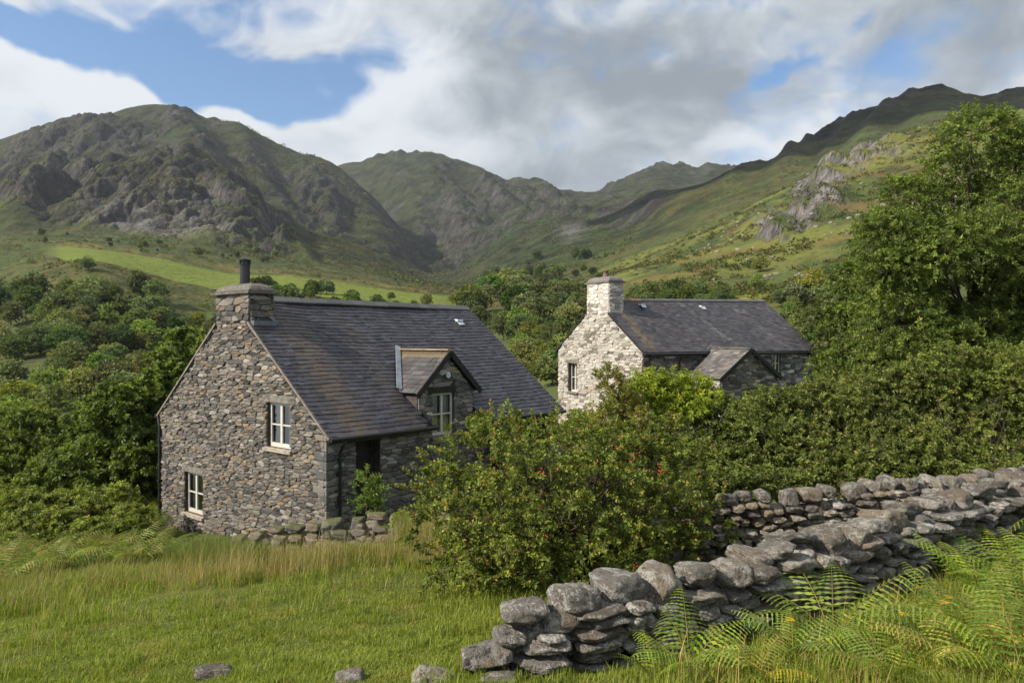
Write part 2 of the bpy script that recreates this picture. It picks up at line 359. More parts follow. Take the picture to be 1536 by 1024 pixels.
def noise_z(x, d, px):
    far = sstep(90, 260, d)
    fm = 1 - .94 * field_mask(px, d)
    vfar = sstep(600, 1100, d)
    cm = crag_mask(px, d)
    z = far * fm * (1 - vfar) * (2.6 * fbm(x / 55, d / 60, 4, 1) + .9 * ridged(x / 22, d / 24, 3, 5))
    z = z + vfar * (15 * fbm(x / 250, d / 330, 4, 11, .42) - 14 * (ridged(x / 210 + .3 * pnoise(x / 150, d / 150, 3), d / 330, 3, 15, .4) - .4)) * (1 - .55 * sstep(950, 1100, px))
    k_ = sstep(.18, .75, cm + .55 * fbm(x / 90, d / 120, 3, 21)) * sstep(150, 300, d)
    sc_ = np.clip(d / 800, .3, 2.2)
    bl = lambda q, r, s0: np.abs(pnoise(x / q + .35 * pnoise(x / q, d / r, s0 + 7), d / r + .35 * pnoise(x / q, d / r, s0 + 9), s0)) * 2
    crn = 6 * bl(24, 40, 31) + 2.6 * bl(11, 18, 33) + 1.1 * bl(5, 8, 35) - 1.5
    crf = 17 * bl(75, 120, 31) + 8.5 * bl(31, 52, 33) + 4.2 * bl(14, 22, 35) + 1.6 * bl(7, 10, 37) - 6
    z = z + k_ * np.where(d < 520, crn, crf)
    z = z + far * fm * .7 * fbm(x / 9, d / 10, 3, 41) * (1 + 1.2 * vfar)
    for d0, d1, p0, p1, am, w in SPURS:
        t = np.clip((d - d1) / (d0 - d1), 0, 1); pc = p1 + (p0 - p1) * t + 9 * np.sin(d / 95.0 + p0)
        q = (px - pc) / w; z = z + .5 * am * np.clip(np.sin(math.pi * t ** .62), 0, 1) * (np.exp(-np.abs(q) ** 1.5) - .55 * np.exp(-((q - 1.7) / .9) ** 2)) * ((d > d1) & (d < d0))
    nr = 1 - far
    z = z + nr * (.05 * fbm(x / 1.3, d / 1.3, 3, 51) + .10 * fbm(x / 4.5, d / 4.5, 2, 55)) * sstep(3, 7, d)
    return z, k_
def ground_z(px, d):
    px = np.atleast_1d(np.asarray(px, dtype=float)); d = np.atleast_1d(np.asarray(d, dtype=float))
    px, d = np.broadcast_arrays(px, d)
    D, Z = profile(px)
    z = pchip(D, Z, d); nz, _ = noise_z((px - CX) / F * d, d, px)
    return z + nz
def gz_xy(x, y): return ground_z(np.asarray(x) / np.asarray(y) * F + CX, np.asarray(y))

ROWS = [6, 22, 34, 30, 24, 24, 16, 40, 70, 80, 50, 190, 26, 190, 22, 150, 10, 5]
cols = np.concatenate([np.linspace(-1200, -160, 40)[:-1], np.linspace(-160, 1700, 640), np.linspace(1700, 2700, 40)[1:]])
KD, KZ = profile(cols)
gd = []
for i in range(len(KD) - 1):
    n_ = ROWS[i]
    t = np.arange(n_) / n_
    gd.append(KD[i][None, :] * (KD[i + 1] / KD[i])[None, :] ** t[:, None])
gd.append(KD[-1][None, :]); gd = np.concatenate(gd, 0)
nr, nc = gd.shape
gpx = np.broadcast_to(cols[None, :], gd.shape)
base = np.zeros_like(gd)
# spread the layers a little over neighbouring columns so that creases soften
for r0 in range(0, nr, 60):
    sl = slice(r0, r0 + 60)
    DD = np.broadcast_to(KD[:, None, :], (len(KD),) + gd[sl].shape); ZZ = np.broadcast_to(KZ[:, None, :], DD.shape)
    base[sl] = pchip(DD, ZZ, gd[sl])
gx = (gpx - CX) / F * gd
nz, kr = noise_z(gx, gd, gpx)
gzv = base + nz
# slope for the rock mask
dzr = np.gradient(gzv, axis=0) / np.maximum(np.gradient(gd, axis=0), 1e-6)
dzc = np.gradient(gzv, axis=1) / np.maximum(np.gradient(gx, axis=1), 1e-6)
slope = np.sqrt(dzr ** 2 + dzc ** 2)
def lerp(a, b, t): return np.asarray(a) * (1 - t[..., None]) + np.asarray(b) * t[..., None]
na = fbm(gx / 60, gd / 60, 5, 61); nb = fbm(gx / 18, gd / 18, 4, 67); nc2 = fbm(gx / 6, gd / 6, 3, 71); nd2 = fbm(gx / 240, gd / 240, 4, 75)
GREEN = (.060, .080, .024); OLIVE = (.086, .092, .032); BROWN = (.125, .085, .032); DARK = (.030, .046, .014); ROCK = (.150, .135, .125); MEADOW = (.150, .190, .030)
colr = lerp(GREEN, OLIVE, sstep(-.25, .3, na + .5 * nb))
colr = lerp(colr, BROWN, .55 * sstep(.1, .5, nb * .8 + nd2 + .1) * sstep(200, 320, gd))
colr = lerp(colr, DARK, .8 * sstep(.02, .3, nc2 * .6 + nb * .7 - .1 + .12 * sstep(900, 500, gd)) * sstep(100, 200, gd))
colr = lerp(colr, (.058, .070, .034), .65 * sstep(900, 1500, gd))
colr = lerp(colr, (.046, .072, .024), .6 * bell(gpx, 800, 150) * sstep(520, 700, gd) * sstep(1900, 1300, gd))
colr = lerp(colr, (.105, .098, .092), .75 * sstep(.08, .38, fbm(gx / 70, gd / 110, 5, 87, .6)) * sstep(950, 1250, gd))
colr = lerp(colr, (.034, .040, .022), .6 * sstep(.10, .35, fbm(gx / 120, gd / 150, 5, 89, .6)) * sstep(560, 700, gd))
hill = sstep(860, 960, gpx) * sstep(180, 260, gd) * sstep(520, 430, gd)
colr = lerp(colr, (.150, .160, .032), .7 * hill * sstep(-.2, .25, na - .3 * nb + .25 * sstep(380, 450, gd)))
colr = lerp(colr, (.150, .092, .036), .55 * hill * sstep(.10, .4, fbm(gx / 30, gd / 30, 3, 83)))
scree = bell(gpx, 240, 120) * bell(gd, 700, 45) + .8 * bell(gpx, 300, 30) * bell(gd, 760, 80) + .7 * bell(gpx, 860, 30) * bell(gd, 1100, 200)
colr = lerp(colr, (.165, .155, .150), .8 * sstep(.25, .7, scree + .5 * nc2))
rockm = np.clip(sstep(.42, .74, slope * .5 + .35 * nb) * sstep(.05, .5, kr) + .3 * kr * sstep(0, .4, nb), 0, 1) * sstep(150, 260, gd)
rockm = np.maximum(rockm, sstep(.95, 1.4, slope + .5 * nc2) * sstep(180, 260, gd) * .8)
rcol = lerp((.066, .063, .061), (.142, .130, .120), sstep(-.3, .4, nc2 + nb))
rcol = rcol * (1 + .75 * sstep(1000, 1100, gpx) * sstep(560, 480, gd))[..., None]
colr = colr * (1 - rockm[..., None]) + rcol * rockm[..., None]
fmk = field_mask(gpx, gd)
colr = lerp(colr, MEADOW, fmk * (.82 + .18 * nb))
band = sstep(60, 100, gpx) * sstep(720, 640, gpx) * bell(gd, 452, 24)
colr = lerp(colr, (.165, .135, .040), .75 * band * sstep(-.2, .2, nb))
mead = bell(gpx, 1260, 90) * bell(gd, 62, 16) + bell(gpx, 1120, 60) * bell(gd, 175, 16) + .8 * bell(gpx, 790, 40) * bell(gd, 100, 30)
colr = lerp(colr, (.170, .180, .032), np.clip(mead, 0, 1))
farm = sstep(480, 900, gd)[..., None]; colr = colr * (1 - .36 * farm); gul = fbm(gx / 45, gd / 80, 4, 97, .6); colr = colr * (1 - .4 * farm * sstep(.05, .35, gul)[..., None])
nearm = sstep(60, 30, gd)
ncol = lerp((.060, .080, .018), (.095, .110, .026), sstep(-.3, .3, fbm(gx / .9, gd / .9, 4, 91)))
ncol = lerp(ncol, (.055, .042, .024), .5 * sstep(.15, .5, fbm(gx / .35, gd / .35, 3, 95)))
colr = colr * (1 - nearm[..., None]) + ncol * nearm[..., None]
track = bell(gpx, 95, 40) * bell(gd, 128, 5)
colr = lerp(colr, (.30, .25, .19), np.clip(track * 1.2, 0, 1))

m, nt = new_mat('hill_ground'); k = NT(nt)
col = k.attr().outputs[0]
rk = k.attr('rock').outputs['Fac']
pos = k.n('ShaderNodeNewGeometry').outputs['Position']
dist = k.math('MAXIMUM', k.n('ShaderNodeSeparateXYZ', {0: pos}).outputs[1], 1.0)
farf = k.ramp(dist, 60, 220)
f1 = k.noise(pos, .22, 4, .65); f2 = k.noise(pos, .028, 6, .66); f3 = k.noise(pos, 7.0, 3, .65)
fine = k.math('ADD', k.math('MULTIPLY', f3, k.math('SUBTRACT', 1.0, farf)), k.math('MULTIPLY', f1, farf))
vf = k.ramp(dist, 350, 900)
val = k.math('ADD', .45, k.math('ADD', k.math('MULTIPLY', fine, .75), k.math('MULTIPLY', f2, .36)))
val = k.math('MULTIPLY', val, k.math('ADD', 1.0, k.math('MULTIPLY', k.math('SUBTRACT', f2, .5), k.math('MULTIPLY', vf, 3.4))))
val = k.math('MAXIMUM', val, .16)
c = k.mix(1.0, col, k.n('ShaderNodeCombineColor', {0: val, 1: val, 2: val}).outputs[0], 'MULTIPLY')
# scrub and heather freckles on the far slopes
vor = k.n('ShaderNodeTexVoronoi', {'Vector': pos, 'Scale': .17, 'Randomness': 1.0}); fr = k.ramp(k.math('ADD', vor.outputs['Distance'], k.math('MULTIPLY', f1, .5)), .62, .40)
fr = k.math('MULTIPLY', k.math('MULTIPLY', fr, k.ramp(f2, .42, .60)), k.math('MULTIPLY', k.math('SUBTRACT', 1.0, rk), k.ramp(dist, 150, 300)))
fr = k.math('MULTIPLY', fr, k.math('SUBTRACT', 1.0, k.attr('mown').outputs['Fac']))
c = k.mix(k.math('MULTIPLY', fr, .75), c, (.026, .040, .012))
# rock: streaked vertically
rv = k.noise(k.scale(pos, (1, 1, .25)), .35, 4, .7); cr2 = k.ramp(rv, .36, .52)
rc = k.mix(cr2, (.045, .040, .038), c)
c = k.mix(rk, c, rc)
hgt = k.math('ADD', k.math('MULTIPLY', rv, k.math('MULTIPLY', rk, 3.4)), k.math('MULTIPLY', f1, k.math('MULTIPLY', farf, 1.6)))
hgt = k.math('ADD', hgt, k.math('ADD', k.math('MULTIPLY', fr, 1.0), k.math('MULTIPLY', f2, k.math('MULTIPLY', vf, 16.0))))
nrm = k.bump(hgt, .9, 1.6)
nrm = k.bump(k.math('MULTIPLY', f3, k.math('SUBTRACT', 1.0, farf)), .6, .05, nrm)
k.out(k.bsdf(c, .95, nrm, .12))
HILL = m
idx = np.arange(nr * nc).reshape(nr, nc)
q = np.stack([idx[:-1, :-1], idx[:-1, 1:], idx[1:, 1:], idx[1:, :-1]], -1).reshape(-1, 4)
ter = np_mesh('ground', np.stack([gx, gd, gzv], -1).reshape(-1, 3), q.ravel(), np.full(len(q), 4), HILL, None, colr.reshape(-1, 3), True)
for nm, arr in (('rock', rockm), ('mown', np.clip(fmk + mead, 0, 1))):
    a = ter.data.attributes.new(nm, 'FLOAT', 'POINT'); a.data.foreach_set('value', arr.astype(np.float32).ravel())
tag(ter, 'grassy fells and valley floor around the stone houses', None, None, 'structure')

# cumulus bank added out of view at the left to shade the right ridge
def shade_cloud(name, centre, lx, ly, lz, n, seed, label):
    rng = random.Random(seed); bm = bmesh.new()
    for i in range(n):
        t = i / (n - 1) * 2 - 1
        r = lz * (1.15 - .6 * t * t) * rng.uniform(.7, 1.15)
        p = Vector(centre) + Vector((t * lx + rng.uniform(-.1, .1) * lx, -t * lx * .45 + rng.uniform(-1, 1) * ly, rng.uniform(0, .5) * lz))
        bmesh.ops.create_icosphere(bm, subdivisions=3, radius=1, matrix=Matrix.Translation(p) @ Matrix.Diagonal((r * 1.9, r * 1.25, r * .7, 1)))
    for v in bm.verts:
        v.co += v.normal * 0 + Vector((0, 0, 1)) * 9 * float(pnoise(v.co.x / 40, v.co.y / 40, seed))
    me = bpy.data.meshes.new(name); bm.to_mesh(me); bm.free()
    for p_ in me.polygons: p_.use_smooth = True
    me.materials.append(CLOUDM); o = bpy.data.objects.new(name, me); C.objects.link(o)
    return tag(o, label, None, None, 'structure')
CLOUDM = mat_plain('cloud_white', (.85, .86, .88), .95, .05, 0, .05, .01, 0)
_t = 950 / math.tan(SUN_EL)
shade_cloud('shade_cloud', (490 + SUN_AZ.x * _t, 895 + SUN_AZ.y * _t, 1180), 345, 70, 120, 16, 5, 'unseen white cumulus added at the left to shade the right ridge')
# ------------------------------------------------------------------ stone walls laid stone by stone
def mat_stone(name, rough=.9, lichen=0.0, bump=.5):
    m, nt = new_mat(name); k = NT(nt)
    v = k.coord(); c = k.attr().outputs[0]
    a = k.noise(v, 9, 4, .65); b = k.noise(v, 45, 3, .65)
    f = k.math('ADD', .55, k.math('ADD', k.math('MULTIPLY', a, .55), k.math('MULTIPLY', b, .35)))
    c = k.mix(1.0, c, k.n('ShaderNodeCombineColor', {0: f, 1: f, 2: f}).outputs[0], 'MULTIPLY')
    if lichen > 0:
        c = k.mix(k.math('MULTIPLY', k.ramp(a, .56, .66), lichen), c, (.38, .37, .33))
    k.out(k.bsdf(c, rough, k.bump(k.math('ADD', a, k.math('MULTIPLY', b, .6)), bump, .02), .2)); return m
M_STONE = mat_stone('rubble_stone', .9, .25)
M_WHITE = mat_stone('limewashed_stone', .9, 0)
M_MORTAR = mat_plain('mortar', (.075, .066, .056), .95, .1, 0, .35, 5, .6)
M_MORTARW = mat_plain('limewash_mortar', (.34, .315, .28), .95, .1, 0, .3, 3, .6)

def clip_poly(poly, nx, ny, c):
    out = []; n = len(poly)
    for i in range(n):
        p = poly[i]; q = poly[(i + 1) % n]
        dp = p[0] * nx + p[1] * ny - c; dq = q[0] * nx + q[1] * ny - c
        if dp <= 0: out.append(p)
        if (dp < 0 < dq) or (dq < 0 < dp):
            t = dp / (dp - dq); out.append((p[0] + (q[0] - p[0]) * t, p[1] + (q[1] - p[1]) * t))
    return out
def rubble(region, holes, rh=(.08, .17), rw=(.14, .46), seed=1, drop=.12):
    """irregular stone outlines filling a convex region, cut round rectangular holes"""
    rng = random.Random(seed)
    a0 = min(p[0] for p in region) - .3; a1 = max(p[0] for p in region) + .3
    b0 = min(p[1] for p in region) - .2; b1 = max(p[1] for p in region) + .2
    sites = []; b = b0
    while b < b1:
        h = rng.uniform(*rh); a = a0 + rng.uniform(0, .3)
        while a < a1:
            w = rng.uniform(*rw) * (h / (sum(rh) / 2)) ** .4
            if rng.random() > drop: sites.append((a + w / 2, b + h / 2 + rng.uniform(-.32, .32) * h, rng.uniform(-.9, 1)))
            a += w
        b += h
    S = np.array(sites); KX = .36
    out = []
    cxr = sum(p[0] for p in region) / len(region); cyr = sum(p[1] for p in region) / len(region)
    planes = []
    for i in range(len(region)):
        p = region[i]; q = region[(i + 1) % len(region)]
        nx, ny = q[1] - p[1], -(q[0] - p[0]); L = math.hypot(nx, ny); nx /= L; ny /= L
        c = nx * p[0] + ny * p[1]
        if nx * cxr + ny * cyr > c: nx, ny, c = -nx, -ny, -c
        planes.append((nx, ny, c))
    for i in range(len(S)):
        x, y = S[i, 0], S[i, 1]
        if any(nx * x + ny * y > c + .25 for nx, ny, c in planes): continue
        dd = ((S[:, 0] - x) * KX) ** 2 + (S[:, 1] - y) ** 2
        nb = np.argpartition(dd, 17)[:18]; nb = nb[np.argsort(dd[nb])][1:]
        poly = [(x - .8, y - .4), (x + .8, y - .4), (x + .8, y + .4), (x - .8, y + .4)]
        for j in nb:
            dx = (S[j, 0] - x) * KX * KX; dy = S[j, 1] - y
            mx = (S[j, 0] + x) / 2; my = (S[j, 1] + y) / 2
            poly = clip_poly(poly, dx, dy, dx * mx + dy * my)
            if len(poly) < 3: break
        for nx, ny, c in planes:
            if len(poly) >= 3: poly = clip_poly(poly, nx, ny, c)
        for (h0, h1, v0, v1) in holes:
            if len(poly) < 3: break
            px0 = min(p[0] for p in poly); px1 = max(p[0] for p in poly); py0 = min(p[1] for p in poly); py1 = max(p[1] for p in poly)
            if px1 <= h0 or px0 >= h1 or py1 <= v0 or py0 >= v1: continue
            cx_ = sum(p[0] for p in poly) / len(poly); cy_ = sum(p[1] for p in poly) / len(poly)
            opt = [(h0 - cx_, (1, 0, h0)), (cx_ - h1, (-1, 0, -h1)), (v0 - cy_, (0, 1, v0)), (cy_ - v1, (0, -1, -v1))]
            best = max(opt)[1]
            poly = clip_poly(poly, *best)
        if len(poly) >= 3:
            ar = abs(sum(poly[k_][0] * poly[(k_ + 1) % len(poly)][1] - poly[(k_ + 1) % len(poly)][0] * poly[k_][1] for k_ in range(len(poly)))) / 2
            if ar > .0012: out.append(poly)
    return out
def lay(mb, polys, to3, nrm, palette, seed, gap=.006, lift=(.010, .055)):
    rng = random.Random(seed); nrm = Vector(nrm)
    for poly in polys:
        n = len(poly); ch = []
        for i in range(n):                       # knock the corners off
            p = poly[i]; q = poly[(i + 1) % n]
            ch.append((p[0] * .84 + q[0] * .16, p[1] * .84 + q[1] * .16)); ch.append((p[0] * .16 + q[0] * .84, p[1] * .16 + q[1] * .84))
        cx_ = sum(p[0] for p in ch) / len(ch); cy_ = sum(p[1] for p in ch) / len(ch)
        def ring(g):
            r_ = []
            for (a, b) in ch:
                dx, dy = a - cx_, b - cy_; L = math.hypot(dx, dy) + 1e-6; s_ = max(.25, (L - g) / L)
                r_.append((cx_ + dx * s_, cy_ + dy * s_))
            return r_
        h = rng.uniform(*lift); tx, ty = rng.uniform(-.12, .12), rng.uniform(-.16, .16)
        rings = [(ring(gap), -.03), (ring(gap + .001), h * .55), (ring(gap + .014), h)]
        wts = [p[3] for p in palette]
        if palette is WHITES and float(fbm(np.array([cx_ / .9]), np.array([cy_ / .7]), 3, 601)[0]) + .10 * (3.2 - cx_) / 3 > .10: wts = [2, 3, 1, 3, 3, 2]
        col = rng.choices(palette, wts)[0]; v = rng.uniform(.72, 1.28) if palette is not WHITES else rng.uniform(.88, 1.1)
        col = (col[0] * v, col[1] * v, col[2] * v)
        pts = []
        for r_, hh in rings:
            for (a, b) in r_:
                e = hh + (tx * (a - cx_) + ty * (b - cy_) + rng.uniform(-.004, .004) if hh > 0 else 0)
                pts.append(to3(a, b) + nrm * e)
        pts.append(to3(cx_, cy_) + nrm * (h + .004))
        m = len(ch); fs = []
        for r_ in range(2):
            for i in range(m):
                fs.append((r_ * m + i, r_ * m + (i + 1) % m, (r_ + 1) * m + (i + 1) % m, (r_ + 1) * m + i))
        for i in range(m): fs.append((2 * m + i, 2 * m + (i + 1) % m, 3 * m))
        mb.mesh(pts, fs, col)
GREYS = [(.142, .130, .114, 5), (.100, .093, .086, 4), (.190, .174, .152, 3), (.190, .148, .098, 1.3), (.158, .130, .098, 2.4), (.062, .059, .056, 2.2), (.25, .228, .198, .8), (.23, .176, .11, .4)]
DARKG = [(.120, .116, .110, 5), (.085, .084, .082, 4), (.17, .16, .15, 3), (.22, .18, .13, 1), (.26, .25, .235, 1)]
WHITES = [(.42, .39, .345, 6), (.37, .345, .305, 5), (.46, .435, .39, 3), (.27, .24, .205, 1.6), (.16, .14, .12, 1.1), (.31, .26, .205, 1.2)]
MIXED = [(.20, .19, .18, 4), (.13, .125, .12, 4), (.42, .40, .37, 2), (.27, .23, .18, 2), (.09, .09, .088, 2)]

def backing(mb, region, holes, to3, nrm, t=.05):
    """mortar bed behind the stones: vertical strips cut round the holes"""
    xs = sorted(set([p[0] for p in region] + [h for q in holes for h in q[:2]]))
    nrm = Vector(nrm)
    for a, b in zip(xs[:-1], xs[1:]):
        if b - a < 1e-4: continue
        poly = clip_poly(clip_poly(list(region), -1, 0, -a), 1, 0, b)
        if len(poly) < 3: continue
        m_ = (a + b) / 2
        cuts = sorted([(h[2], h[3]) for h in holes if h[0] < m_ < h[1]])
        pieces = []; lo = -1e9
        for c0, c1 in cuts + [(1e9, 1e9)]:
            p_ = clip_poly(clip_poly(poly, 0, -1, -lo), 0, 1, c0)
            if len(p_) >= 3: pieces.append(p_)
            lo = c1
        for p_ in pieces:
            n = len(p_); pts = [to3(*q) for q in p_] + [to3(*q) - nrm * t for q in p_]
            mb.mesh(pts, [tuple(range(n)), tuple(range(2 * n - 1, n - 1, -1))] + [(i, (i + 1) % n, n + (i + 1) % n, n + i) for i in range(n)])

# ------------------------------------------------------------------ slate roofs
def mat_slate(name, stain=True):
    m, nt = new_mat(name); k = NT(nt)
    v = k.coord(); c = k.attr().outputs[0]
    a = k.noise(v, 1.1, 4, .65); b = k.noise(v, 24, 4, .65); d = k.noise(k.scale(v, (2.2, .5, .5)), 1.6, 4, .6)
    f = k.math('ADD', .50, k.math('ADD', k.math('MULTIPLY', a, .5), k.math('MULTIPLY', b, .5)))
    c = k.mix(1.0, c, k.n('ShaderNodeCombineColor', {0: f, 1: f, 2: f}).outputs[0], 'MULTIPLY')
    c = k.mix(k.math('MULTIPLY', k.ramp(d, .52, .68), .35), c, (.090, .085, .088))
    c = k.mix(k.math('MULTIPLY', k.ramp(b, .60, .68), .45), c, (.17, .165, .15))
    rough = k.math('ADD', .42, k.math('MULTIPLY', b, .25))
    k.out(k.bsdf(c, rough, k.bump(b, .3, .008), .45)); return m
M_SLATE = mat_slate('roof_slate')
M_UNDER = mat_plain('roof_felt', (.02, .02, .022), .9, .1)
def slate_plane(mb, o, eu, es, L, H, nrm, course, wid, seed, keep=None, tint=None, base=(.032, .032, .042), th=.012):
    """courses of slates on the plane o + a*eu + b*es, b rising from the eaves"""
    rng = random.Random(seed); o = Vector(o); eu = Vector(eu); es = Vector(es); nrm = Vector(nrm)
    n = int(H / course)+1
    for i in range(n):
        b0 = i * course + rng.uniform(-.004, .004); b1 = min((i + 1) * course + .05, H)
        if b1 - b0 < .03: continue
        a = -rng.uniform(0, wid)
        sag = .012 * math.sin(i * .9)
        while a < L:
            w = wid * rng.uniform(.75, 1.3); a0 = max(a, 0) + .003; a1 = min(a + w, L) - .003
            a += w
            if a1 - a0 < .03: continue
            if keep and not keep((a0 + a1) / 2, (b0 + b1) / 2): continue
            j = rng.uniform(-.010, .010); r_ = rng.uniform(-.003, .004); tl = rng.uniform(-.005, .005); slip = rng.random()
            if slip > .985: j -= rng.uniform(.02, .05); tl *= 3
            v = rng.uniform(.62, 1.5); hue = rng.random()
            c = [base[0] * v, base[1] * v, base[2] * v]
            if hue > .93: c = [x * 1.5 for x in c]
            if hue < .12: c = [c[0] * 1.22, c[1] * 1.05, c[2] * .88]
            if tint: c = tint((a0 + a1) / 2, (b0 + b1) / 2, c, rng)
            wv = .012 * float(np.sin(a0 * .8 + 1.3)) 
            z0 = th + .006 + r_; z1 = .002 + r_
            P = lambda aa, bb, h: o + eu * aa + es * bb + nrm * h
            mb.mesh([P(a0, b0 + j, z0 + tl), P(a1, b0 + j - tl, z0 - tl), P(a1, b1, z1), P(a0, b1, z1), P(a0, b0 + j, 0), P(a1, b0 + j - tl, 0)],
                    [(0, 1, 2, 3), (4, 5, 1, 0), (5, 2, 1), (4, 0, 3)], c)

M_TIMBER = mat_plain('dark_timber', (.022, .020, .020), .6, .3, 0, .4, 8, .2)
M_IRON = mat_plain('black_ironwork', (.014, .014, .016), .35, .5, 0, .3, 8, .05)
M_LEAD = mat_plain('lead_flashing', (.20, .235, .27), .5, .5, 0, .25, 5, .15)
M_SILL = mat_plain('stone_sill', (.34, .30, .24), .9, .2, 0, .3, 7, .3)
M_LINTEL = mat_plain('stone_lintel', (.16, .145, .125), .9, .2, 0, .4, 6, .5)
M_FRAME = mat_plain('cream_paint', (.52, .505, .45), .45, .4, 0, .06, 9, .03)
M_DARKIN = mat_plain('dim_interior', (.018, .017, .016), .95, .05)
M_CURT = mat_plain('net_curtain', (.70, .68, .64), .95, .05, 0, .25, 7, .3)
m, nt = new_mat('window_glass'); k = NT(nt)
gl = k.n('ShaderNodeBsdfGlossy', {'Color': (.9, .93, .95, 1), 'Roughness': .02}).outputs[0]
tr = k.n('ShaderNodeBsdfTransparent', {'Color': (.75, .78, .78, 1)}).outputs[0]
fr_ = k.math('ADD', .12, k.math('MULTIPLY', k.n('ShaderNodeFresnel', {'IOR': 1.5}).outputs[0], .9))
k.out(k.n('ShaderNodeMixShader', {0: fr_, 1: tr, 2: gl}).outputs[0]); M_GLASS = m
M_CAP = mat_stone('chimney_cap_stone', .9, .35)
M_POT = mat_plain('clay_pot', (.15, .095, .075), .8, .2)

def window(house, org, ea, en, w, h, mats, lintel=True, sill=True, reveal=.18, bars=(1, 2), lint_over=.22, sillm=None, frame_w=.06, dark=False, name='window', lint_m=None, lint_h=.17):
    """org: lower left corner of the opening on the wall face; ea along the wall, en outwards"""
    org = Vector(org); ea = Vector(ea); en = Vector(en); ez = Vector((0, 0, 1))
    P = lambda a, n, z: org + ea * a + en * n + ez * z
    def blk(mb, a0, a1, n0, n1, z0, z1, col=(1, 1, 1)):
        mb.hexa([P(a0, n1, z0), P(a1, n1, z0), P(a1, n0, z0), P(a0, n0, z0), P(a0, n1, z1), P(a1, n1, z1), P(a1, n0, z1), P(a0, n0, z1)], col)
    fb = MB(); f = frame_w; d0, d1 = -reveal - .05, -reveal
    blk(fb, 0, f, d0, d1, 0, h); blk(fb, w - f, w, d0, d1, 0, h)
    blk(fb, f, w - f, d0, d1, h - f, h); blk(fb, f, w - f, d0, d1, 0, f * 1.4)
    nv, nh = bars
    blk(fb, w / 2 - f * .55, w / 2 + f * .55, d0 + .003, d1 + .008, f * 1.4, h - f)
    for s_ in (0, 1):
        x0 = f if s_ == 0 else w / 2 + f * .55; x1 = w / 2 - f * .55 if s_ == 0 else w - f
        for q_ in range(1, nh):
            zz = h * q_ / nh; blk(fb, x0, x1, d0 + .008, d1 - .006, zz - .018, zz + .018)
    fo = fb.build(name, M_FRAME, house)
    g = MB(); g.poly([P(f, d0 + .02, f), P(w - f, d0 + .02, f), P(w - f, d0 + .02, h - f), P(f, d0 + .02, h - f)]); g.build('pane', M_GLASS, fo)
    rv = MB(); t = .03
    blk(rv, -t, 0, -reveal - .30, -.004, -.02, h + .02); blk(rv, w, w + t, -reveal - .30, -.004, -.02, h + .02)
    blk(rv, -t, w + t, -reveal - .30, -.004, h + .02, h + .05)
    rv.build('reveal', mats, fo)
    dk = MB(); blk(dk, -t, w + t, -reveal - .36, -reveal - .30, -.02, h + .05); dk.build('dark_room', M_DARKIN, fo)
    if not dark:
        cu = MB()
        for x0, x1 in ((f * .5, w * .43), (w * .60, w - f * .5)):
            n_ = 10
            for i in range(n_):
                xa = x0 + (x1 - x0) * i / n_; xb = x0 + (x1 - x0) * (i + 1) / n_
                za = .022 * math.sin(i * 2.1); zb = .022 * math.sin((i + 1) * 2.1)
                cu.poly([P(xa, -reveal - .13 + za, .05), P(xb, -reveal - .13 + zb, .05), P(xb, -reveal - .13 + zb, h - .03), P(xa, -reveal - .13 + za, h - .03)])
        cu.build('curtain', M_CURT, fo)
    if lintel:
        lb = MB(); blk(lb, -lint_over, w + lint_over, -.12, .035, h, h + lint_h); lb.build('lintel', lint_m or M_LINTEL, fo)
    if sill:
        sb = MB(); sb.hexa([P(-.09, .10, -.10), P(w + .09, .10, -.10), P(w + .09, -reveal, -.10), P(-.09, -reveal, -.10), P(-.09, .10, -.025), P(w + .09, .10, -.025), P(w + .09, -reveal, .0), P(-.09, -reveal, .0)])
        sb.build('sill', sillm or M_SILL, fo)
    return fo

def gable_poly(W_, zb, ze, zr): return [(0, zb), (W_, zb), (W_, ze), (W_ / 2, zr), (0, ze)]

# ------------------------------------------------------------------ the near cottage
Z0 = -5.0
cot = empty('stone_cottage', (-4.2, 17.0, Z0), R(50))
tag(cot, 'nearer grey stone cottage with a dormer and a black flue on its chimney', 'cottage')
LEN, WID, EV, RG = 8.80, 8.05, 2.854, 6.04
ez = Vector((0, 0, 1)); eu = Vector((1, 0, 0)); ev = Vector((0, 1, 0))
def chim_void(a, b): return False
# gable wall (u = 0): a = v
holes = [(1.40, 2.40, 2.35, 3.45), (5.58, 6.58, .13, 1.27)]
reg = gable_poly(WID, -1.6, EV - .02, RG - .05)
g3 = lambda a, b: Vector((0, a, b))
mb = MB(); backing(mb, reg, holes, g3, (-1, 0, 0), .30); gw = mb.build('gable_wall', M_MORTAR, cot)
mb = MB(); zc_ = EV + (RG - EV) / (WID / 2) * 3.21
reg = [(0, -1.6), (WID, -1.6), (WID, EV - .02), (WID - 3.21, zc_), (3.21, zc_), (0, EV - .02)]
lay(mb, rubble(reg, [(h[0] - .0, h[1] + .0, h[2] - .06, h[3] + .15) for h in holes], (.034, .092), (.13, .48), 3), g3, (-1, 0, 0), GREYS, 4)
mb.build('gable_stones', M_STONE, gw)
# front wall (v = 0): a = u, left length beside the doorway
DR = (.81, 1.55, .45, 2.58)
reg = [(0, -1.2), (3.14, -1.2), (3.14, EV - .03), (0, EV - .03)]
f3 = lambda a, b: Vector((a, 0, b))
mb = MB(); backing(mb, reg, [DR], f3, (0, -1, 0), .30); fw = mb.build('front_wall', M_MORTAR, cot)
mb = MB(); lay(mb, rubble(reg, [(DR[0], DR[1], DR[2], DR[3] + .14)], (.05, .115), (.14, .50), 13), f3, (0, -1, 0), DARKG, 14)
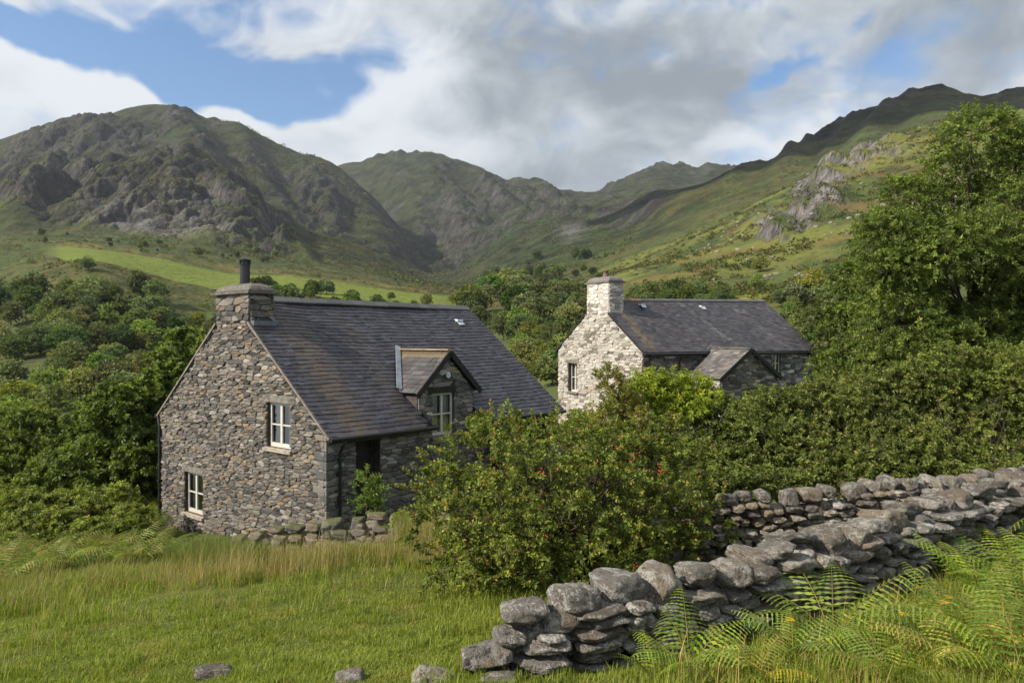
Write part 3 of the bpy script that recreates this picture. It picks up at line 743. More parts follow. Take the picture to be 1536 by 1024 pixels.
# short return where the wall steps back, and the set-back wall under the dormer
ret3 = lambda a, b: Vector((3.14, a, b))
reg2 = [(0, -1.2), (.34, -1.2), (.34, EV), (0, EV)]
lay(mb, rubble(reg2, [], (.06, .12), (.14, .4), 15), ret3, (1, 0, 0), DARKG, 16)
VB = .34
b3 = lambda a, b: Vector((a, VB, b))
WN = (3.63, 4.44, 2.40, 3.54)
zs = lambda v: EV + (RG - EV) / (WID / 2) * v
DA, DB, DZE, DZA = 2.98, 5.36, 3.58, 4.675       # dormer eaves and apex
regd = [(3.14, -1.2), (8.72, -1.2), (8.72, 3.0), (5.22, 3.0), (5.22, DZE), (4.17, DZA - .12), (3.10, DZE), (3.14, 3.0)]
rega = [(3.10, 2.6), (5.22, 2.6), (5.22, DZE), (4.17, DZA - .12), (3.10, DZE)]
regb = [(3.14, -1.2), (8.72, -1.2), (8.72, 2.6), (3.14, 2.6)]
wh = (WN[0], WN[1], WN[2] - .06, WN[3] + .16)
lay(mb, rubble(regb, [wh], (.055, .13), (.14, .5), 17), b3, (0, -1, 0), DARKG, 18)
mb.build('front_stones', M_STONE, fw)
mb = MB(); backing(mb, regb, [WN], b3, (0, -1, 0), .25); backing(mb, [(8.72, 2.6), (8.72, 2.95), (5.3, 2.95), (5.3, 2.6)], [], b3, (0, -1, 0), .25)
mb.box(3.1, 3.14, 0, VB, -1.2, EV); mb.build('recessed_wall', M_MORTAR, cot)
# rear and far gable walls in plain rubble
mb = MB(); mb.box(0.02, LEN - .05, WID - .3, WID, -3, EV - .02)
n_ = len(gable_poly(WID, -2.5, EV - .02, RG - .05)); gp = gable_poly(WID, -2.5, EV - .02, RG - .05)
pts = [Vector((LEN - .08, a, b)) for a, b in gp] + [Vector((LEN - .38, a, b)) for a, b in gp]
mb.mesh(pts, [tuple(range(n_)), tuple(range(2 * n_ - 1, n_ - 1, -1))] + [(i, (i + 1) % n_, n_ + (i + 1) % n_, n_ + i) for i in range(n_)])
rw = mb.build('rear_wall', M_MORTAR, cot)
mb = MB(); lay(mb, rubble(gable_poly(WID, -2.5, EV - .02, RG - .05), [], (.10, .2), (.2, .55), 23), lambda a, b: Vector((LEN - .08, a, b)), (1, 0, 0), GREYS, 24); mb.build('rear_stones', M_STONE, rw)
# quoins on the near corner
mb = MB(); rng = random.Random(8); z = -1.2; i = 0
while z < EV - .1:
    h = rng.uniform(.14, .24); la = .42 if i % 2 else .22; lb = .22 if i % 2 else .42
    la *= rng.uniform(.85, 1.2); lb *= rng.uniform(.85, 1.2); z1 = min(z + h - .012, EV - .05)
    c = rng.choice([(.12, .115, .11), (.17, .16, .145), (.20, .175, .14), (.09, .09, .09)]); o_ = rng.uniform(.035, .055)
    mb.hexa([(-o_, -o_, z), (lb, -o_ + .004, z + .01), (lb, .05, z), (-o_, .05, z), (-o_, -o_, z1), (lb, -o_, z1 - .01), (lb, .05, z1), (-o_, .05, z1)], c)
    mb.hexa([(-o_ + .001, .05, z), (.05, .05, z), (.05, la, z), (-o_ + .006, la, z + .01), (-o_ + .001, .05, z1), (.05, .05, z1), (.05, la, z1), (-o_ + .004, la, z1 - .012)], c)
    z += h; i += 1
qo = mb.build('quoin', M_STONE, cot)
bv = qo.modifiers.new('bev', 'BEVEL'); bv.width = .016; bv.segments = 2; bv.harden_normals = False
# windows and doorway
window(cot, (0, 2.40, 2.35), (0, -1, 0), (-1, 0, 0), 1.0, 1.10, M_SILL, lint_over=.2, reveal=.07, frame_w=.075)
window(cot, (0, 6.58, .13), (0, -1, 0), (-1, 0, 0), 1.0, 1.14, M_SILL, lint_over=.2, reveal=.07, frame_w=.075)
window(cot, (WN[0], VB, WN[2]), (1, 0, 0), (0, -1, 0), WN[1] - WN[0], WN[3] - WN[2], M_LINTEL, reveal=.06, lint_m=M_TIMBER, sillm=M_LINTEL, lint_over=.18)
mb = MB(); t = .35
mb.box(DR[0] - .04, DR[0], .004, t + .4, DR[2], DR[3]); mb.box(DR[1], DR[1] + .04, .004, t + .4, DR[2], DR[3]); mb.box(DR[0] - .04, DR[1] + .04, .004, t + .4, DR[3] + .002, DR[3] + .04)
mb.box(DR[0] - .04, DR[1] + .04, -.14, t + .4, DR[2] - .14, DR[2] - .002)
dw = mb.build('doorway', M_LINTEL, cot)
mb = MB(); n_ = 5
for i in range(n_):
    x0 = DR[0] + .01 + (DR[1] - DR[0] - .02) * i / n_; x1 = DR[0] + .01 + (DR[1] - DR[0] - .02) * (i + 1) / n_ - .008
    mb.box(x0, x1, .30, .34, DR[2] + .01, DR[3] - .01)
mb.box(DR[0] + .012, DR[1] - .012, .285, .30, 1.0, 1.12); mb.box(DR[0] + .012, DR[1] - .012, .285, .30, 2.2, 2.32); mb.box(DR[0] - .03, DR[1] + .03, .345, .37, DR[2], DR[3])
do = mb.build('plank_door', M_TIMBER, dw)
mb = MB(); mb.box(DR[0] - .28, DR[1] + .75, -.045, .2, DR[3], DR[3] + .14); mb.build('door_lintel', M_TIMBER, dw)
# roof
CU_ = .66
rise = RG - EV; hw = WID / 2; sl = math.hypot(rise, hw); es = Vector((0, hw / sl, rise / sl)); nr_ = Vector((0, -rise / sl, hw / sl))
OV = .16; U0 = -.05; UL = LEN + .10
o_ = Vector((U0, -OV, EV - OV * rise / hw + .05))
H_ = sl + OV * sl / hw
def keepn(a, b):
    u = a + U0; v = b * hw / sl - OV
    if u < .66 and v > 3.16: return False
    if 3.29 < u < 5.14 and v < .98: return False
    if DA + .12 < u < DB - .12:      # covered by the dormer's own roof
        zz = DZA - abs(u - 4.17) * (DZA - DZE) / 1.19
        if zs(v) < zz - .05: return False
    return True
def tintn(a, b, c, rng):
    f = (math.exp(-((a - .95 - .06 * b) / .5) ** 2) + .45 * math.exp(-((a - 2.6 - .1 * b) / .35) ** 2)) * (.35 + .65 * rng.random()) * max(0, min(1, (6 - b) / 2.5)) * .66
    return [c[0] * (1 - f) + .120 * f, c[1] * (1 - f) + .085 * f, c[2] * (1 - f) + .042 * f]
mb = MB(); slate_plane(mb, o_, eu, es, UL - U0, H_ - .03, nr_, .152, .235, 31, keepn, tintn)
es2 = Vector((0, -hw / sl, rise / sl)); nr2 = Vector((0, rise / sl, hw / sl))
slate_plane(mb, Vector((U0, WID + OV, EV - OV * rise / hw + .05)), eu, es2, UL - U0, H_ - .03, nr2, .178, .3, 32, lambda a, b: not (a + U0 < .66 and b * hw / sl - OV > 3.16))
def sag(p, L_, am): return (p[0], p[1], p[2] - am * max(0, math.sin(math.pi * min(1, max(0, p[0] / L_)))) - .012 * math.sin(p[0] * 1.7 + p[1]) - .006 * math.sin(p[0] * 4.1))
mb.v = [sag(p, LEN, .05) for p in mb.v]
rf = mb.build('roof', M_SLATE, cot)
mb = MB()
def under(u0, u1, v0, v1, lift=-.035, dz=.05):
    P_ = lambda u, v, e: Vector((u, v, zs(v) + lift)) + nr_ * e
    mb.hexa([P_(u0, v0, -dz), P_(u1, v0, -dz), P_(u1, v1, -dz), P_(u0, v1, -dz), P_(u0, v0, 0), P_(u1, v0, 0), P_(u1, v1, 0), P_(u0, v1, 0)])
under(U0 + .01, 3.26, -OV + .01, .95); under(5.16, UL - .01, -OV + .01, .95); under(U0 + .01, .64, .95, 3.18); under(.64, UL - .01, .95, hw)
P2_ = lambda u, v, e: Vector((u, WID - v, zs(v) - .035)) + nr2 * e
for ua, ub, vb in ((U0 + .01, .64, 3.18), (.64, UL - .01, hw)):
    mb.hexa([P2_(ua, -OV + .01, -.05), P2_(ub, -OV + .01, -.05), P2_(ub, vb, -.05), P2_(ua, vb, -.05), P2_(ua, -OV + .01, 0), P2_(ub, -OV + .01, 0), P2_(ub, vb, 0), P2_(ua, vb, 0)])
mb.build('roof_deck', M_UNDER, rf)
mb = MB(); u = CU_; rng = random.Random(5)
while u < UL - .02:
    w = min(.45, UL - u); e = rng.uniform(-.006, .006); v = rng.uniform(.8, 1.3)
    for s_ in (-1, 1):
        P_ = lambda uu_, q, h: Vector((uu_, hw + s_ * q, RG + .085 + e + h - q * rise / hw))
        mb.mesh([P_(u, 0, .03), P_(u + w - .012, 0, .03), P_(u + w - .012, .16, .03), P_(u, .16, .03), P_(u, .16, -.01), P_(u + w - .012, .16, -.01), P_(u, 0, -.01), P_(u + w - .012, 0, -.01)],
                [(0, 1, 2, 3) if s_ > 0 else (3, 2, 1, 0), (3, 2, 5, 4), (0, 3, 4, 6), (1, 7, 5, 2)], (.085 * v, .082 * v, .080 * v))
    u += w
mb.build('ridge_tile', M_SLATE, rf)
M_VERGE = mat_plain('verge_mortar', (.20, .175, .145), .9, .2, 0, .3, 6, .4)
mb = MB()
for s_, y_ in ((0, -OV), (1, WID + OV)):
    a = Vector((-.035, y_, EV - OV * rise / hw)); b = Vector((-.035, hw + (-.8 if s_ == 0 else .8), RG - .8 * rise / hw + .0))
    mb = MB(); mb.bar(a, b, .07, .05); mb.build('verge', M_VERGE, cot)
# chimney
CV0, CV1, CU = 3.21, 4.86, .66
mb = MB(); mb.box(.001, CU, CV0, CV1, RG - 1.0, 6.16)
ch = mb.build('chimney', M_MORTAR, cot)
mb = MB()
lay(mb, rubble([(CV0, zc_ + .004), (CV1, zc_ + .004), (CV1, 6.16), (CV0, 6.16)], [], (.10, .19), (.18, .45), 41), lambda a, b: Vector((0, a, b)), (-1, 0, 0), GREYS, 42)
lay(mb, rubble([(0, RG - 1.0), (CU, RG - 1.0), (CU, 6.16), (0, 6.16)], [], (.10, .19), (.2, .5), 43), lambda a, b: Vector((a, CV0, b)), (0, -1, 0), GREYS, 44)
lay(mb, rubble([(0, RG - 1.0), (CU, RG - 1.0), (CU, 6.16), (0, 6.16)], [], (.10, .19), (.2, .5), 45), lambda a, b: Vector((a, CV1, b)), (0, 1, 0), GREYS, 46)
lay(mb, rubble([(CV0, RG - .2), (CV1, RG - .2), (CV1, 6.16), (CV0, 6.16)], [], (.10, .19), (.2, .5), 47), lambda a, b: Vector((CU, a, b)), (1, 0, 0), GREYS, 48)
mb.build('chimney_stones', M_STONE, ch)
def cap_mesh(u0, u1, v0, v1, z0, t, crown, col):
    bm = bmesh.new(); nx, ny = 14, 22
    grid = []
    for i in range(nx + 1):
        row = []
        for j in range(ny + 1):
            a = i / nx; b = j / ny
            e = min(min(a, 1 - a) * (u1 - u0), min(b, 1 - b) * (v1 - v0)); hgt = crown * min(1, e / .26) ** .55
            x = u0 + (u1 - u0) * a; y = v0 + (v1 - v0) * b
            row.append(bm.verts.new((x + .012 * pnoise(x * 6, y * 6, 3), y + .012 * pnoise(x * 6, y * 6, 4), z0 + t + hgt + .025 * float(pnoise(x * 4, y * 4, 5)))))
        grid.append(row)
    for i in range(nx):
        for j in range(ny): bm.faces.new((grid[i][j], grid[i + 1][j], grid[i + 1][j + 1], grid[i][j + 1]))
    ed = [grid[i][0] for i in range(nx + 1)] + [grid[nx][j] for j in range(1, ny + 1)] + [grid[i][ny] for i in range(nx - 1, -1, -1)] + [grid[0][j] for j in range(ny - 1, 0, -1)]
    lo = [bm.verts.new((v.co.x, v.co.y, z0)) for v in ed]
    for i in range(len(ed)): bm.faces.new((ed[i], lo[i], lo[(i + 1) % len(ed)], ed[(i + 1) % len(ed)]))
    bm.faces.new(lo)
    bmesh.ops.recalc_face_normals(bm, faces=bm.faces)
    me = bpy.data.meshes.new('cap'); bm.to_mesh(me); bm.free()
    a = me.attributes.new('col', 'FLOAT_COLOR', 'POINT')
    for i in range(len(me.vertices)): a.data[i].color = (*col, 1)
    me.materials.append(M_CAP); return me
me = cap_mesh(-.05, CU + .05, CV0 - .05, CV1 + .05, 6.235, .03, .17, (.135, .122, .108)); o = bpy.data.objects.new('chimney_cap', me); C.objects.link(o); o.parent = ch
me = cap_mesh(-.12, CU + .12, CV0 - .12, CV1 + .12, 6.16, .06, .02, (.12, .108, .096)); o = bpy.data.objects.new('chimney_cap', me); C.objects.link(o); o.parent = ch
cu_, cv_ = .34, 4.03
mb = MB(); mb.lathe([(.15, 6.38), (.15, 6.44), (.128, 6.45), (.128, 6.93), (.14, 6.94), (.14, 6.97), (.118, 6.975), (.118, 7.06), (.155, 7.065), (.16, 7.09), (.09, 7.13), (.02, 7.14)], cu_, cv_, 24)
for i in range(10):
    an = i * .628
    mb.bar((cu_ + .135 * math.cos(an), cv_ + .135 * math.sin(an), 6.96), (cu_ + .135 * math.cos(an), cv_ + .135 * math.sin(an), 7.07), .02, .02, (1, 0, 0))
mb.build('flue_pipe', M_IRON, ch)
mb = MB()   # lead apron
mb.bar((CU + .02, CV0 - .05, zs(CV0 - .05) + .10), (CU + .02, hw, RG + .06), .10, .02, (0, 0, 1)); mb.box(.0, CU + .06, CV0 - .18, CV0 - .045, zs(CV0 - .18) + .08, zs(CV0 - .045) + .10)
mb.build('flashing', mat_plain('dull_lead', (.10, .11, .125), .5, .5), ch)
# gutters, downpipes
mb = MB()
for a, b in ((U0, 3.30), (5.15, UL)):
    mb = MB(); mb.tube([(a, -OV - .05, EV - .13), (b, -OV - .05, EV - .14)], .055, 10); mb.box(a, b, -OV + .02, -OV + .05, EV - .22, EV - .08); mb.build('gutter', M_IRON, cot)
mb = MB(); mb.tube([(.32, -OV - .05, EV - .16), (.32, -OV - .05, EV - .28), (.30, -.10, EV - .46), (.30, -.10, .2)], .036, 10)
for z in (2.2, 1.3, .5): mb.box(.25, .35, -.14, -.05, z, z + .05)
mb.build('downpipe', M_IRON, cot)
mb = MB(); mb.tube([(-.05, WID + .10, EV - .15), (-.06, WID - .02, EV - .4), (-.06, WID - .02, -2.0)], .045, 10)
for z in (2.0, .8, -.3): mb.box(-.12, -.01, WID - .07, WID + .03, z, z + .05)
mb.tube([(-.08, WID + OV + .05, EV - .13), (LEN, WID + OV + .05, EV - .13)], .055, 10); mb.build('downpipe', M_IRON, cot)
# dormer
dm = empty('dormer', (0, 0, 0), 0, cot)
mb = MB(); lay(mb, rubble(rega, [wh], (.08, .17), (.15, .45), 51), b3, (0, -1, 0), MIXED, 52); dws = mb.build('dormer_wall', M_STONE, dm)
mb = MB(); backing(mb, rega, [WN], b3, (0, -1, 0), .2); mb.build('dormer_core', M_MORTAR, dm)
mb = MB()   # cheeks
for u_ in (3.08, 5.19): mb.mesh([(u_, VB, 2.7), (u_, 1.3, 2.7), (u_, 1.3, DZE + .25), (u_, VB, DZE + .02), (u_ + .05, VB, 2.7), (u_ + .05, 1.3, 2.7), (u_ + .05, 1.3, DZE + .25), (u_ + .05, VB, DZE + .02)], [(0, 1, 2, 3), (7, 6, 5, 4), (0, 3, 7, 4), (2, 1, 5, 6)])
mb.build('dormer_cheek', M_MORTAR, dm)
mb = MB(); dk = MB()
VF = VB - .14
for s_ in (-1, 1):
    ap = Vector((4.17, VF, DZA)); eave = Vector((4.17 + s_ * 1.19, VF, DZE))
    up = (ap - eave).normalized(); Ls = (ap - eave).length; ln = Vector((0, 1, 0)); nn = up.cross(ln) * (-1 if s_ < 0 else 1)
    if nn.z < 0: nn = -nn
    Lb = 2.4
    def kp(a, b, eave=eave, up=up):
        p = eave + up * b + ln * a
        return p.z > zs(p.y) - .02
    if s_ < 0: slate_plane(mb, eave, ln, up, Lb, Ls - .01, nn, .165, .25, 61, kp, lambda a, b, c, r_: [c[0] * 1.06, c[1] * 1.03, c[2] * 1.0] if b < 1.32 else [.13, .10, .055], (.056, .055, .058))
    else: slate_plane(mb, eave, ln, up, Lb, Ls - .01, nn, .165, .25, 62, kp, None, (.075, .072, .075))
    # deck, cut where it runs into the main roof
    vb_ = (DZE - EV) / (rise / hw) + .05; vt_ = (DZA - EV) / (rise / hw) + .05
    q = [eave - nn * .01, ap - nn * .01, Vector((ap.x, vt_, ap.z)) - nn * .01, Vector((eave.x, vb_, eave.z)) - nn * .01]
    dk.mesh(q + [p - nn * .04 for p in q], [(0, 1, 2, 3), (7, 6, 5, 4), (0, 4, 5, 1), (1, 5, 6, 2), (2, 6, 7, 3), (3, 7, 4, 0)])
dr = mb.build('dormer_roof', M_SLATE, dm); dk.build('dormer_deck', M_UNDER, dr)
mb = MB()
for s_ in (-1, 1): mb.bar(Vector((4.17, VF - .02, DZA - .05)), Vector((4.17 + s_ * 1.22, VF - .02, DZE - .07)), .045, .15)
mb.build('bargeboard', M_TIMBER, dm)
mb = MB(); mb.bar((4.17, VF, DZA + .03), (4.17, 2.33, DZA + .03), .2, .04); mb.build('dormer_ridge', mat_plain('buff_ridge', (.32, .25, .16), .9, .2), dm)
mb = MB()
for s_ in (-1,):
    a = Vector((4.17 + s_ * 1.20, .88, zs(.88) + .13)); b = Vector((4.17 + s_ * .02, 2.30, zs(2.3) + .12)); mb.bar(a + Vector((-.02, 0, 0)), b, .14, .035, nr_)
mb.build('valley_flashing', M_LEAD, dm)
mb = MB(); mb.lathe([(.001, 0), (.085, .005), (.085, .03), (.001, .045)], 0, 0, 16); ob = mb.build('alarm_box', mat_plain('dull_white_plastic', (.55, .56, .58), .5, .4), dm)
ob.location = (4.17, VB - .05, 4.02); ob.rotation_euler = (math.pi / 2, 0, 0)
# small roof vent
def roof_vent(parent, u, v, name, L=.34, w=.26, zf=zs):
    mb = MB(); z = zf(v) + .09; mb.box(u - w / 2, u + w / 2, v - .05, v + .18, z - .02, z + .06); mb.bar((u - w / 2, v - .10, zf(v - .1) + .085), (u + w / 2, v - .10, zf(v - .1) + .085), .14, .012, nr_)
    return mb.build(name, mat_plain('pale_vent', (.62, .66, .70), .4, .5), parent)
roof_vent(cot, 7.78, 3.35, 'roof_vent')
# lean-to behind the bush
mb = MB(); lz0, lz1, v0_, v1_ = 1.15, 2.30, -1.05, .30
oo = Vector((5.7, v0_, lz0)); up = (Vector((5.7, v1_, lz1)) - oo); Hs = up.length; up.normalize(); nn = Vector((0, -up.z, up.y))
slate_plane(mb, oo, eu, up, 3.5, Hs, nn, .17, .27, 71); lt = mb.build('lean_to_roof', M_SLATE, cot)
mb = MB(); q = [oo - nn * .012, oo + eu * 3.5 - nn * .012, oo + eu * 3.5 + up * Hs - nn * .012, oo + up * Hs - nn * .012]
mb.mesh(q + [p - nn * .05 for p in q], [(0, 1, 2, 3), (7, 6, 5, 4), (0, 4, 5, 1), (1, 5, 6, 2), (2, 6, 7, 3), (3, 7, 4, 0)]); mb.box(5.85, 9.1, v0_ + .15, v0_ + .4, -1.5, lz0 + .1); mb.build('lean_to_wall', M_MORTAR, lt)

# ------------------------------------------------------------------ the far whitewashed house
Z1 = -4.0
far = empty('whitewashed_house', (5.68, 32.6, Z1), R(30))
tag(far, 'farther stone house with whitewashed gable end, dark slate roof and a gabled porch', 'house')
L2, W2, E2, R2 = 11.2, 6.6, 3.48, 5.81
reg = gable_poly(W2, -1.0, E2 - .02, R2 - .04); hl = [(4.92, 5.72, 1.38, 2.80)]
mb = MB(); backing(mb, reg, hl, g3, (-1, 0, 0), .3); gw = mb.build('gable_wall', M_MORTARW, far)
mb = MB(); zd_ = E2 + (R2 - E2) / (W2 / 2) * 2.40
reg = [(0, -1.0), (W2, -1.0), (W2, E2 - .02), (W2 - 2.40, zd_), (2.40, zd_), (0, E2 - .02)]
lay(mb, rubble(reg, [(4.92, 5.72, 1.3, 2.95)], (.07, .17), (.14, .5), 103), g3, (-1, 0, 0), WHITES, 104, .004, (.01, .055)); mb.build('gable_stones', M_WHITE, gw)
FWN = (8.15, 8.75, 2.25, 3.32)
reg = [(0, -1), (L2, -1), (L2, E2 - .02), (0, E2 - .02)]
mb = MB(); backing(mb, reg, [FWN], f3, (0, -1, 0), .3); fw = mb.build('front_wall', mat_plain('grey_limed_mortar', (.27, .255, .235), .95, .1, 0, .4, 3, .5), far)
mb = MB(); lay(mb, rubble(reg, [(FWN[0] - .0, FWN[1], FWN[2] - .06, FWN[3] + .1)], (.08, .18), (.18, .65), 113), f3, (0, -1, 0), MIXED, 114, .012); mb.build('front_stones', M_WHITE, fw)
mb = MB(); mb.box(0.02, L2 - .05, W2 - .3, W2, -1.5, E2 - .02); gp = gable_poly(W2, -1.5, E2 - .02, R2 - .04); n_ = len(gp)
pts = [Vector((L2 - .02, a, b)) for a, b in gp] + [Vector((L2 - .32, a, b)) for a, b in gp]
mb.mesh(pts, [tuple(range(n_)), tuple(range(2 * n_ - 1, n_ - 1, -1))] + [(i, (i + 1) % n_, n_ + (i + 1) % n_, n_ + i) for i in range(n_)]); mb.build('rear_wall', M_MORTARW, far)
window(far, (0, 5.72, 1.38), (0, -1, 0), (-1, 0, 0), .80, 1.42, M_LINTEL, lint_over=.3, sillm=M_LINTEL, lint_h=.19)
window(far, (FWN[0], 0, FWN[2]), (1, 0, 0), (0, -1, 0), .60, 1.07, M_LINTEL, reveal=.1, lintel=False)
hw2 = W2 / 2; rs2 = R2 - E2; sl2 = math.hypot(hw2, rs2); es = Vector((0, hw2 / sl2, rs2 / sl2)); nrf = Vector((0, -rs2 / sl2, hw2 / sl2))
zf2 = lambda v: E2 + rs2 / hw2 * v
TIP = .22                                         # the ridge climbs slightly towards the far end
def tintf(a, b, c, rng):
    f = .55 * math.exp(-((a - .62 - .08 * b) / .22) ** 2) * rng.random()
    c = [c[0] * (1 - f) + .26 * f, c[1] * (1 - f) + .19 * f, c[2] * (1 - f) + .05 * f]
    for c0, wd, am in ((5.2, .10, .5), (8.5, .14, .38)):
        g = am * math.exp(-((a - c0 - .28 * (3.4 - b)) / wd) ** 2) * rng.random()
        c = [x * (1 - g) + .22 * g for x in c]
    return c
H2 = sl2 + .16 * sl2 / hw2
mb = MB(); slate_plane(mb, (-.06, -.16, E2 - .16 * rs2 / hw2 + .05), eu, es, L2 + .18, H2 - .03, nrf, .172, .28, 131, lambda a, b: not (a - .06 < .80 and b * hw2 / sl2 - .16 > 2.34), tintf, (.046, .043, .049))
slate_plane(mb, (-.06, W2 + .16, E2 - .16 * rs2 / hw2 + .05), eu, Vector((0, -hw2 / sl2, rs2 / sl2)), L2 + .18, H2 - .03, Vector((0, rs2 / sl2, hw2 / sl2)), .19, .33, 132, lambda a, b: not (a - .06 < .80 and b * hw2 / sl2 - .16 > 2.34))
for i, p in enumerate(mb.v):
    mb.v[i] = (p[0], p[1], p[2] + TIP * max(0, p[0] / L2) * max(0, 1 - abs(p[1] - hw2) / hw2))
rf = mb.build('roof', M_SLATE, far)
mb = MB()
for s_ in (-1, 1):
    y0 = hw2 + s_ * (hw2 + .15); z0_ = E2 - .15 * rs2 / hw2 + .0
    yc = hw2 + s_ * (hw2 - 2.36); zc = zf2(2.36) - .012
    for q in ([Vector((-.05, y0, z0_)), Vector((.80, y0, z0_)), Vector((.80, yc, zc)), Vector((-.05, yc, zc))],
              [Vector((.80, y0, z0_)), Vector((L2 + .11, y0, z0_)), Vector((L2 + .11, hw2, R2 - .005 + TIP)), Vector((.80, hw2, R2 - .005))]):
        mb.mesh(q + [p - Vector((0, 0, .07)) for p in q], [(0, 1, 2, 3), (7, 6, 5, 4), (0, 4, 5, 1), (1, 5, 6, 2), (2, 6, 7, 3), (3, 7, 4, 0)])
mb.build('roof_deck', M_UNDER, rf)
mb = MB(); u = .81; rng = random.Random(6)
while u < L2 + .1:
    w = min(.45, L2 + .12 - u); v = rng.uniform(.8, 1.3); c = (.17 * v, .10 * v, .06 * v) if u < 2.6 else (.09 * v, .085 * v, .085 * v)
    for s_ in (-1, 1):
        P_ = lambda uu_, q, h: Vector((uu_, hw2 + s_ * q, R2 + .085 + TIP * uu_ / L2 + h - q * rs2 / hw2))
        mb.mesh([P_(u, 0, .03), P_(u + w - .012, 0, .03), P_(u + w - .012, .15, .03), P_(u, .15, .03), P_(u, .15, -.01), P_(u + w - .012, .15, -.01)], [(0, 1, 2, 3) if s_ > 0 else (3, 2, 1, 0), (3, 2, 5, 4)], c)
    u += w
mb.build('ridge_tile', M_SLATE, rf)
mb = MB()
for y_, s_ in ((-.16, 1), (W2 + .16, -1)): mb = MB(); mb.bar((-.05, y_, E2 - .16 * rs2 / hw2), (-.05, hw2 - s_ * .9, R2 - .9 * rs2 / hw2), .06, .07); mb.build('verge', M_TIMBER, far)
c0, c1, cu = 2.37, 4.10, .80
mb = MB(); mb.box(.001, cu, c0, c1, R2 - .9, 6.62); ch = mb.build('chimney', M_MORTARW, far)
mb = MB(); CT = [(.50, .47, .42, 4), (.40, .37, .33, 3), (.58, .55, .50, 3), (.28, .25, .22, 1)]
for to3, n_, a0, a1 in ((lambda a, b: Vector((0, a, b)), (-1, 0, 0), c0, c1), (lambda a, b: Vector((a, c0, b)), (0, -1, 0), 0, cu), (lambda a, b: Vector((cu, a, b)), (1, 0, 0), c0, c1), (lambda a, b: Vector((a, c1, b)), (0, 1, 0), 0, cu)):
    lay(mb, rubble([(a0, zd_ + .004 if n_ == (-1, 0, 0) else R2 - .9), (a1, zd_ + .004 if n_ == (-1, 0, 0) else R2 - .9), (a1, 6.62), (a0, 6.62)], [], (.11, .22), (.2, .5), 141), to3, n_, CT, 142, .004)
mb.build('chimney_stones', M_WHITE, ch)
me = cap_mesh(-.03, cu + .03, c0 - .03, c1 + .03, 6.70, .03, .2, (.16, .148, .135)); o = bpy.data.objects.new('chimney_cap', me); C.objects.link(o); o.parent = ch
me = cap_mesh(-.10, cu + .10, c0 - .10, c1 + .10, 6.62, .07, .02, (.15, .138, .126)); o = bpy.data.objects.new('chimney_cap', me); C.objects.link(o); o.parent = ch
mb = MB(); mb.lathe([(.15, 6.86), (.15, 7.0), (.12, 7.04), (.12, 7.16), (.16, 7.18), (.16, 7.22), (.11, 7.225), (.11, 7.1)], .42, 3.2, 18); mb.build('chimney_pot', M_POT, ch)
mb = MB(); mb.tube([(-.06, -.21, E2 - .15), (L2 + .12, -.21, E2 - .15)], .06, 10); mb.box(-.05, L2 + .1, -.14, -.10, E2 - .25, E2 - .10); mb.build('gutter', M_IRON, far)
for u_ in (.28, 2.07):
    mb = MB(); mb.tube([(u_, -.2, E2 - .18), (u_, -.2, E2 - .3), (u_ - .02, -.09, E2 - .5), (u_ - .02, -.09, 0)], .042, 10); mb.build('downpipe', M_IRON, far)
zt = lambda v: zf2(v) + .12
roof_vent(far, 2.3, 2.75, 'roof_vent', zf=zt); roof_vent(far, 6.2, 2.75, 'roof_vent', zf=zt)
# porch
po = empty('porch', (0, 0, 0), 0, far)
PC, PH, PZE, PZA, PF = 4.09, 1.88, 2.30, 3.57, -2.37
reg = [(PC - PH + .15, -1), (PC + PH - .15, -1), (PC + PH - .15, PZE + .05), (PC, PZA - .08), (PC - PH + .15, PZE + .05)]
mb = MB(); pf3 = lambda a, b: Vector((a, PF + .12, b)); hd = [(PC - .15, PC + .75, -.4, 1.62)]
lay(mb, rubble(reg, [(hd[0][0], hd[0][1], -.4, 1.85)], (.08, .18), (.18, .6), 151), pf3, (0, -1, 0), MIXED, 152, .012)
lay(mb, rubble([(PF + .12, -1), (0, -1), (0, PZE), (PF + .12, PZE)], [], (.07, .17), (.16, .55), 153), lambda a, b: Vector((PC - PH + .15, a, b)), (-1, 0, 0), WHITES, 154, .004); pw = mb.build('porch_wall', M_WHITE, po)
mb = MB(); backing(mb, reg, hd, pf3, (0, -1, 0), .25); mb.box(PC - PH + .151, PC - PH + .4, PF + .38, 0, -1, PZE); mb.box(PC + PH - .4, PC + PH - .15, PF + .38, 0, -1, PZE); mb.build('porch_core', fw.data.materials[0], po)
mb = MB(); mb.box(hd[0][0] - .2, hd[0][1] + .2, PF + .06, PF + .3, 1.62, 1.84); mb.build('porch_lintel', M_TIMBER, po)
mb = MB(); mb.box(hd[0][0], hd[0][1], PF + .45, PF + .5, -.4, 1.62); mb.build('porch_door', M_TIMBER, po)
mb = MB(); dk = MB()
for s_ in (-1, 1):
    ap = Vector((PC, PF, PZA)); e_ = Vector((PC + s_ * PH, PF, PZE)); up = (ap - e_).normalized(); Ls = (ap - e_).length; ln = Vector((0, 1, 0)); nn = up.cross(ln)
    if nn.z < 0: nn = -nn
    Lp = 2.33
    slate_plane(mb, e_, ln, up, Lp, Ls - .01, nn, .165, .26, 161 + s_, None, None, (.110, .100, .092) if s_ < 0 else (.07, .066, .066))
    q = [e_ - nn * .012, ap - nn * .012, ap + ln * Lp - nn * .012, e_ + ln * Lp - nn * .012]
    dk.mesh(q + [p - nn * .05 for p in q], [(0, 1, 2, 3), (7, 6, 5, 4), (0, 4, 5, 1), (1, 5, 6, 2), (2, 6, 7, 3), (3, 7, 4, 0)])
dr = mb.build('porch_roof', M_SLATE, po); dk.build('porch_deck', M_UNDER, dr)
